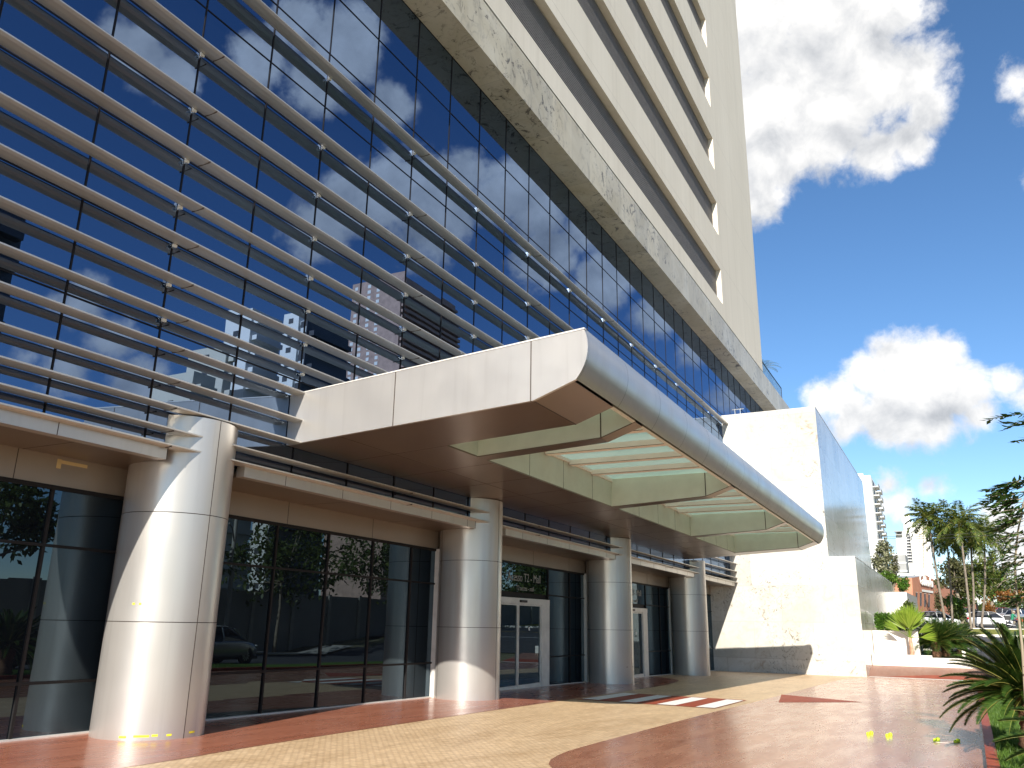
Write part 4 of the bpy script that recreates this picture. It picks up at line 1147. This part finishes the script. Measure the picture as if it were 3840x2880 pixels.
for o, px, X, rz in lot: place(o, cpos(px, X), rz)
# motorcycle and rider
mp_ = cpos(3812, 103.5)
mc = empty('motorcycle'); tag(mc, 'red motorcycle with a black delivery box ahead of the white hatchback', 'motorcycle')
for x in (-.62, .68):
    m = MB(); k = 20; ring = [(.20, -.04), (.28, -.05), (.31, 0), (.28, .05), (.20, .04)]
    Vv = [(x+r*math.cos(6.2832*a/k), t, .31+r*math.sin(6.2832*a/k)) for r, t in ring for a in range(k)]
    m.mesh(Vv, [(i*k+j, i*k+(j+1) % k, (i+1)*k+(j+1) % k, (i+1)*k+j) for i in range(4) for j in range(k)], 'tyre', True)
    for a in range(6): m.tube([(x, 0, .31), (x+.21*math.cos(a*1.047), 0, .31+.21*math.sin(a*1.047))], .012, 'rim', 4)
    m.build('wheel', mc)
m = MB(); m.tube([(.68, 0, .31), (.50, 0, .85), (.44, 0, 1.0)], .035, 'rim', 6); m.tube([(.44, -.34, 1.02), (.46, 0, 1.0), (.44, .34, 1.02)], .016, 'plastic_black', 6); m.tube([(-.62, 0, .31), (0, 0, .38), (.45, 0, .8)], .04, 'plastic_black', 6)
m.tube([(-.1, -.14, .30), (-.5, -.16, .34), (-.85, -.17, .40)], [.03, .045, .05], 'rim', 7); m.build('frame', mc)
m = MB(); m.tube([(.42, 0, .86), (.25, 0, .90), (.02, 0, .80)], [.10, .16, .09], 'car_red', 9); m.tube([(.62, 0, .70), (.55, 0, .95)], [.13, .10], 'car_red', 8); m.build('tank', mc)
m = MB(); m.box(-.12, -.12, .28, .30, .12, .56, 'plastic_black'); m.build('engine', mc, bevel=.04)
m = MB(); m.box(-.66, -.13, .72, .02, .13, .80, 'plastic_black'); m.build('seat', mc, bevel=.03)
m = MB(); m.box(-.98, -.26, .82, -.50, .26, 1.28, 'plastic_black'); m.box(-.99, -.27, 1.28, -.49, .27, 1.33, 'slab_white'); m.build('delivery_box', mc, bevel=.03)
rd = MB()
rd.tube([(-.28, 0, .82), (-.27, 0, 1.0), (-.20, 0, 1.25), (-.13, 0, 1.40), (-.09, 0, 1.47)], [.17, .17, .19, .15, .07], 'jacket_green', 10)
for s in (-1, 1):
    rd.tube([(-.25, s*.09, .84), (.08, s*.20, .80), (.20, s*.19, .76)], [.10, .085, .065], 'trousers', 8)
    rd.tube([(.20, s*.19, .76), (.05, s*.17, .45), (.02, s*.17, .34)], [.065, .05, .04], 'trousers', 8)
    rd.tube([(-.02, s*.17, .33), (.16, s*.17, .31)], [.045, .035], 'plastic_black', 7)
    rd.tube([(-.14, s*.18, 1.37), (.02, s*.27, 1.20), (.10, s*.29, 1.12)], [.065, .055, .045], 'jacket_green', 8)
    rd.tube([(.10, s*.29, 1.12), (.30, s*.30, 1.06), (.42, s*.30, 1.03)], [.043, .035, .032], 'skin', 8)
    for f in range(4): rd.tube([(.42, s*(.27+.02*f), 1.05), (.47, s*(.27+.02*f), 1.04), (.46, s*(.27+.02*f), 1.0)], [.012, .010, .009], 'skin', 5)
    rd.tube([(.41, s*.25, 1.03), (.45, s*.24, 1.0)], [.012, .009], 'skin', 5)
rd.tube([(-.09, 0, 1.45), (-.06, 0, 1.53)], [.06, .06], 'skin', 8)
hd = [(.0, 1.50), (.075, 1.53), (.10, 1.60), (.10, 1.66), (.07, 1.72), (.02, 1.74)]
V = [(-.04+r*1.1*math.cos(6.2832*a/14), r*.95*math.sin(6.2832*a/14), z) for r, z in hd for a in range(14)]
rd.mesh(V, [(i*14+j, i*14+(j+1) % 14, (i+1)*14+(j+1) % 14, (i+1)*14+j) for i in range(len(hd)-1) for j in range(14)], 'skin', True)
rd.tube([(.05, 0, 1.60), (.10, 0, 1.58)], [.02, .015], 'skin', 5)
rider = rd.build('person'); tag(rider, 'person in a green jacket and helmet riding the red motorcycle', 'person')
hm = MB(); hp = [(.11, 1.585), (.135, 1.64), (.13, 1.70), (.10, 1.76), (.05, 1.79), (.01, 1.80)]
V = [(-.05+r*1.1*math.cos(6.2832*a/16), r*math.sin(6.2832*a/16), z) for r, z in hp for a in range(16)]
hm.mesh(V, [(i*16+j, i*16+(j+1) % 16, (i+1)*16+(j+1) % 16, (i+1)*16+j) for i in range(len(hp)-1) for j in range(16)], 'helmet', True)
hm.build('helmet', rider)
place(mc, mp_, R(-86)); place(rider, mp_, R(-86))

# ================================================================== SMALL THINGS ON THE PLAZA
ym = [((16.49, 1.57), 'leftmost pair of yellow studs on the red paving'), ((16.42, 1.26), 'yellow studs just right of the leftmost pair'), ((16.19, .52), 'yellow studs at the left end of the thin painted line'), ((16.19, .22), 'yellow studs nearest the brick kerb')]
b = MB()
b.box(16.12, .20, gz(16.2)+.006, 16.15, .55, gz(16.2)+.009, 'kerb_white'); structure(b.build('painted_line'))
for (x, y), lab in ym:
    root = empty('yellow_stud', (x, y, gz(x))); tag(root, lab, 'stud', 'yellow studs fixed to the paving')
    for dx, dy in ((0, 0), (.20, -.035)):
        b = MB(); b.lathe([(.030, .003), (.032, .035), (.024, .05), (.010, .056)], x+dx, y+dy, 'marker_yellow', 12, True, gz(x)); b.build('stud_cap', root)

# ================================================================== ACROSS THE STREET (seen in the mirrored glass)
def mir(px, py, Yreal, plane=YG):
    d = ray(px, py); t = (2*plane-Yreal)/d.y; q = Vector((0, 0, CAMZ))+d*t; return Vector((q.x, Yreal, q.z))
def mir_far(px, py, X, plane=YG):
    d = ray(px, py); return 2*plane-X/d.x*d.y
def lit_tower(label, px0, px1, px2, ytop, Yn, mat, wmat, wy, wz, fin=None):
    """block across the street: street-side end wall between px0 and px1, shaded front between px1 and px2"""
    p1 = mir(px1, ytop, Yn); Yf = mir_far(px0, ytop, p1.x); p2 = mir(px2, ytop, Yn)
    root = empty('apartment_block', (p1.x, Yn, 0)); tag(root, label, 'apartment block', 'apartment blocks across the street')
    b = MB(); b.box(p1.x, Yf, -2, p2.x, Yn, p1.z, mat); b.build('wall', root)
    pr = None; D = Yn-Yf; nz = max(2, int(p1.z/wz)); ny = max(1, int(D/wy))
    for i in range(min(nz, 24)):
        for j in range(min(ny, 4)):
            if pr is None:
                m = MB(); m.box(-.06, -.6, 0, .05, .6, 1.1, wmat); pr = o = m.build('window', root)
            else: o = pr.copy(); col.objects.link(o); o.parent = root; o.matrix_parent_inverse = root.matrix_basis.inverted()
            o.location = (p1.x-.02, Yf+D*(j+.5)/ny, p1.z-2.4-i*wz)
    for i in range(min(nz, 20)):
        b = MB(); z = p1.z-3-i*wz
        b.box(p1.x+.5, Yn, z, p2.x-.5, Yn+1.3, z+.9, mat); b.build('balcony', root)
    return root
lit_tower('white block with grey shaded front across the street', 860, 946, 1062, 1146, -88, 'white_wall', 'dark_wall', 6, 3.2)
lit_tower('second white block just behind the grey front across the street', 1064, 1122, 1300, 1160, -93, 'white_wall', 'dark_wall', 5, 3.2)
lit_tower('beige stepped block across the street', 700, 840, 870, 1300, -84, 'beige_wall', 'dark_wall', 5, 3.0)
lit_tower('lower beige block with a sloping street end across the street', 570, 716, 800, 1400, -80, 'beige_wall', 'dark_wall', 5, 3.0)
lit_tower('orange tiled tower with a dark front across the street', 1318, 1520, 1715, 1022, -120, 'orange_tile', 'slab_white', 3.2, 1.9)
lit_tower('dark striped tower across the street', -200, -160, 112, 712, -60, 'dark_wall', 'slab_white', 5, 3.2)
lit_tower('dark glazed block across the street', 1128, 1150, 1310, 1195, -78, 'dark_wall', 'slab_white', 5, 3.2)
b = MB(); b.box(8, -20.4, -1.5, 120, -20, 3.4, 'grey_wall')
for x in range(8, 120, 4): b.box(x-.15, -19.99, -1.5, x+.15, -19.85, 3.5, 'concrete')
o = b.build('boundary_wall'); tag(o, 'grey boundary wall across the street', 'wall')
up_ = mir(1310, 2362, -7, YF); root = empty('utility_pole', (up_.x, -16.6, gz(up_.x))); tag(root, 'pale concrete utility pole across the street', 'pole')
b = MB(); b.tube([(up_.x, -16.6, -1), (up_.x, -16.6, 9.5)], [.17, .11], 'concrete', 10); b.build('shaft', root)
b = MB(); b.tube([(up_.x, -16.6, 6.3), (up_.x-1.0, -15.8, 7.0), (up_.x-1.9, -15.2, 7.2)], .05, 'concrete', 6); b.build('lamp_arm', root)
for i, (x, y, h, r) in enumerate(((13, -18, 5.0, 2.6), (24, -18.5, 6.6, 3.4), (34, -18.0, 6.0, 3.2), (45, -18.6, 7.0, 4.0), (58, -18.2, 8.2, 4.8), (74, -18.5, 9.5, 5.8))):
    T('street_tree', ['small', 'rounded', 'bushy', 'tall', 'wide', 'largest'][i]+' dark street tree in front of the boundary wall', 'tree', Vector((x, y, gz(x))), 0, Vector((0, 0, h)), (r, r, r*.9), 2600, .42, 'leaf_tree', 60+i, .14, 'street trees across the street')
for i, (px, py, r) in enumerate(((2080, 2130, 7.5), (1985, 2200, 5.0))):
    q = mir(px, py, -26, YF)
    T('street_tree', ['huge dark tree behind the boundary wall opposite the doors', 'second big dark tree behind the boundary wall'][i], 'tree', Vector((q.x, q.y, -1.5)), 0, Vector((0, 0, q.z+1.5)), (r, r, r*.8), 5000, .5, 'leaf_tree', 80+i, .3, 'street trees across the street', clumps=40)
for i, (x, y) in enumerate(((17.5, -5.4), (27, -5.4))):
    o = copy_car(cw_, ['dark car parked at the street kerb opposite the first glass bay', 'silver car parked at the street kerb opposite the doors'][i], ['car_dark', 'car_silver'][i]); place(o, (x, y, gz(x)-.03), 0)

# ================================================================== SKY AND SUN
S = Vector((-1.64, -.408, 1.0)).normalized()
L = bpy.data.lights.new('sun', 'SUN'); L.energy = 4.8; L.angle = R(.5); L.color = (1, .945, .86)
so = bpy.data.objects.new('sun', L); col.objects.link(so); so.rotation_euler = S.to_track_quat('Z', 'Y').to_euler(); so.location = S*50
w = bpy.data.worlds.new('World'); scene.world = w; w.use_nodes = True
nt = w.node_tree; N = nt.nodes; bgn = N['Background']
def nn(t, **k):
    o = N.new(t)
    for a, v in k.items(): setattr(o, a, v)
    return o
def mth(op, a, b=0.0, c=None, clamp=False):
    m = nn('ShaderNodeMath', operation=op, use_clamp=clamp)
    for i, v in enumerate((a, b, c)):
        if v is None: continue
        if hasattr(v, 'links'): nt.links.new(v, m.inputs[i])
        else: m.inputs[i].default_value = v
    return m.outputs[0]
sky = nn('ShaderNodeTexSky'); sky.sky_type = 'NISHITA'; sky.sun_disc = False
sky.sun_elevation = math.asin(S.z); sky.sun_rotation = math.atan2(S.x, S.y); sky.altitude = 1200; sky.air_density = .95; sky.dust_density = .12; sky.ozone_density = 2.2
tc = nn('ShaderNodeTexCoord'); D0 = tc.outputs['Generated']
def cdir(px, py): d = ray(px, py).normalized(); return d
K = 2212/3840
def vd(x, y, flip=False):
    d = ray(x/K, y/K).normalized()
    return Vector((d.x, -d.y, d.z)) if flip else d
BL = []
for x, y, r in ((1570, 60, 190), (1570, 260, 170), (1620, 380, 110), (1640, 40, 150), (1780, 40, 160), (1900, 0, 120), (1690, 170, 150), (1830, 160, 150), (1960, 160, 90), (2010, 225, 62), (1640, 300, 120), (1750, 270, 125), (1640, 400, 75), (1890, 330, 55), (1960, 300, 45), (1500, 100, 200),
                (1945, 765, 75), (2015, 778, 75), (1880, 815, 62), (2065, 850, 82), (1960, 860, 105), (1830, 860, 55), (1775, 858, 40), (2110, 900, 60), (1900, 905, 62), (2000, 900, 90), (1840, 905, 45),
                (2185, 180, 52), (2230, 235, 50), (2220, 385, 32), (2180, 825, 45), (2215, 860, 45),
                (1915, 1045, 38), (1945, 1080, 34), (1900, 1085, 30), (1955, 1108, 26), (2005, 1062, 20), (2035, 1060, 16), (2165, 1130, 55), (2200, 1190, 70), (2120, 1210, 45), (2190, 1260, 60)):
    BL.append((vd(x, y), r/1759*(1+((x-1106)**2+(y-830)**2)/(2*1759**2))**-1))
for x, y, r in ((860, 420, 95), (760, 430, 85), (690, 490, 75), (940, 470, 110), (1005, 380, 62), (1080, 430, 85), (1150, 440, 95), (1180, 560, 80), (1300, 610, 70), (1260, 500, 55), (1420, 690, 60), (1500, 760, 50),
                (300, 100, 75), (390, 160, 65), (560, 130, 55), (690, 190, 75), (760, 90, 90), (640, 40, 70), (850, 220, 50), (180, 640, 60), (240, 720, 55), (130, 800, 55), (60, 770, 35), (1580, 850, 50), (300, 830, 70)):
    BL.append((vd(x, y, True), r/1759*(1+((x-1106)**2+(y-830)**2)/(2*1759**2))**-1))
for az, el, r in ((200, 35, .25), (160, 22, .2), (230, 20, .22), (120, 30, .25), (95, 15, .2), (260, 40, .2)):
    BL.append((Vector((math.cos(R(az))*math.cos(R(el)), math.sin(R(az))*math.cos(R(el)), math.sin(R(el)))), r))
def blobs(vec):
    cur = None
    for d, r in BL:
        v = nn('ShaderNodeVectorMath', operation='DISTANCE'); nt.links.new(vec, v.inputs[0]); v.inputs[1].default_value = d
        g = 1/max(.034, r*.75)
        f = mth('MULTIPLY_ADD', v.outputs['Value'], -g, r*g)
        cur = f if cur is None else mth('MAXIMUM', cur, f)
    return mth('MAXIMUM', cur, -1.2)
def noise3(vec, scale, det, rough, dist=0.0):
    t = nn('ShaderNodeTexNoise'); t.inputs['Scale'].default_value = scale; t.inputs['Detail'].default_value = det; t.inputs['Roughness'].default_value = rough; t.inputs['Distortion'].default_value = dist
    nt.links.new(vec, t.inputs['Vector']); return t.outputs['Fac']
def density(vec, lo=False):
    n1 = noise3(vec, 11, 3 if lo else 10, .60, .25); n2 = noise3(vec, 38, 2 if lo else 8, .62, .2)
    a = mth('MULTIPLY_ADD', n1, 2.6, -1.35); c = mth('MULTIPLY_ADD', n2, 1.3, -.65)
    return mth('ADD', mth('ADD', mth('MULTIPLY', blobs(vec), 1.25), a), c)
f0 = density(D0)
sh = nn('ShaderNodeVectorMath', operation='ADD'); nt.links.new(D0, sh.inputs[0]); sh.inputs[1].default_value = Vector((-.010, -.004, .020))
sh2 = nn('ShaderNodeVectorMath', operation='ADD'); nt.links.new(D0, sh2.inputs[0]); sh2.inputs[1].default_value = Vector((-.02, -.006, .055))
relief = mth('SUBTRACT', noise3(D0, 15, 7, .58, .3), noise3(sh.outputs[0], 15, 7, .58, .3))
f1 = mth('ADD', blobs(sh2.outputs[0]), mth('MULTIPLY_ADD', noise3(D0, 7, 4, .55, .2), 2.4, -1.2))
def smooth(v, a, b):
    m = nn('ShaderNodeMapRange', interpolation_type='SMOOTHSTEP'); nt.links.new(v, m.inputs[0]); m.inputs[1].default_value = a; m.inputs[2].default_value = b; return m.outputs[0]
alpha = mth('MULTIPLY', smooth(f0, -.25, .62), .97)
core = smooth(f1, -.55, 1.9)
bright = mth('MINIMUM', mth('MAXIMUM', mth('ADD', mth('MULTIPLY_ADD', relief, 1.0, .98), mth('MULTIPLY', core, -.34)), .50), 1.2)
cr = nn('ShaderNodeValToRGB'); e = cr.color_ramp.elements
CB = 7.4
e[0].position = .35; e[0].color = (.90, .95, 1.03, 1); e[1].position = .95; e[1].color = (1.0, .985, .96, 1)
nt.links.new(bright, cr.inputs['Fac'])
sc_ = nn('ShaderNodeVectorMath', operation='SCALE'); nt.links.new(cr.outputs['Color'], sc_.inputs[0]); nt.links.new(mth('MULTIPLY', bright, CB), sc_.inputs['Scale'])
mx = nn('ShaderNodeMix', data_type='RGBA'); nt.links.new(alpha, mx.inputs[0]); hs = nn('ShaderNodeHueSaturation'); hs.inputs['Saturation'].default_value = 1.16; hs.inputs['Value'].default_value = 1.12; nt.links.new(sky.outputs[0], hs.inputs['Color']); nt.links.new(hs.outputs[0], mx.inputs[6]); nt.links.new(sc_.outputs[0], mx.inputs[7])
nt.links.new(mx.outputs[2], bgn.inputs['Color']); bgn.inputs['Strength'].default_value = .088
w.cycles.sampling_method = 'MANUAL'; w.cycles.sample_map_resolution = 512

vs = scene.view_settings
vs.view_transform = 'Standard'; vs.look = 'None'; vs.exposure = .85; vs.gamma = 1; vs.use_curve_mapping = False
scene.cycles.max_bounces = 8; scene.cycles.glossy_bounces = 5; scene.cycles.transmission_bounces = 4; scene.cycles.diffuse_bounces = 4
scene.cycles.sample_clamp_indirect = 8
scene.cycles.use_denoising = True
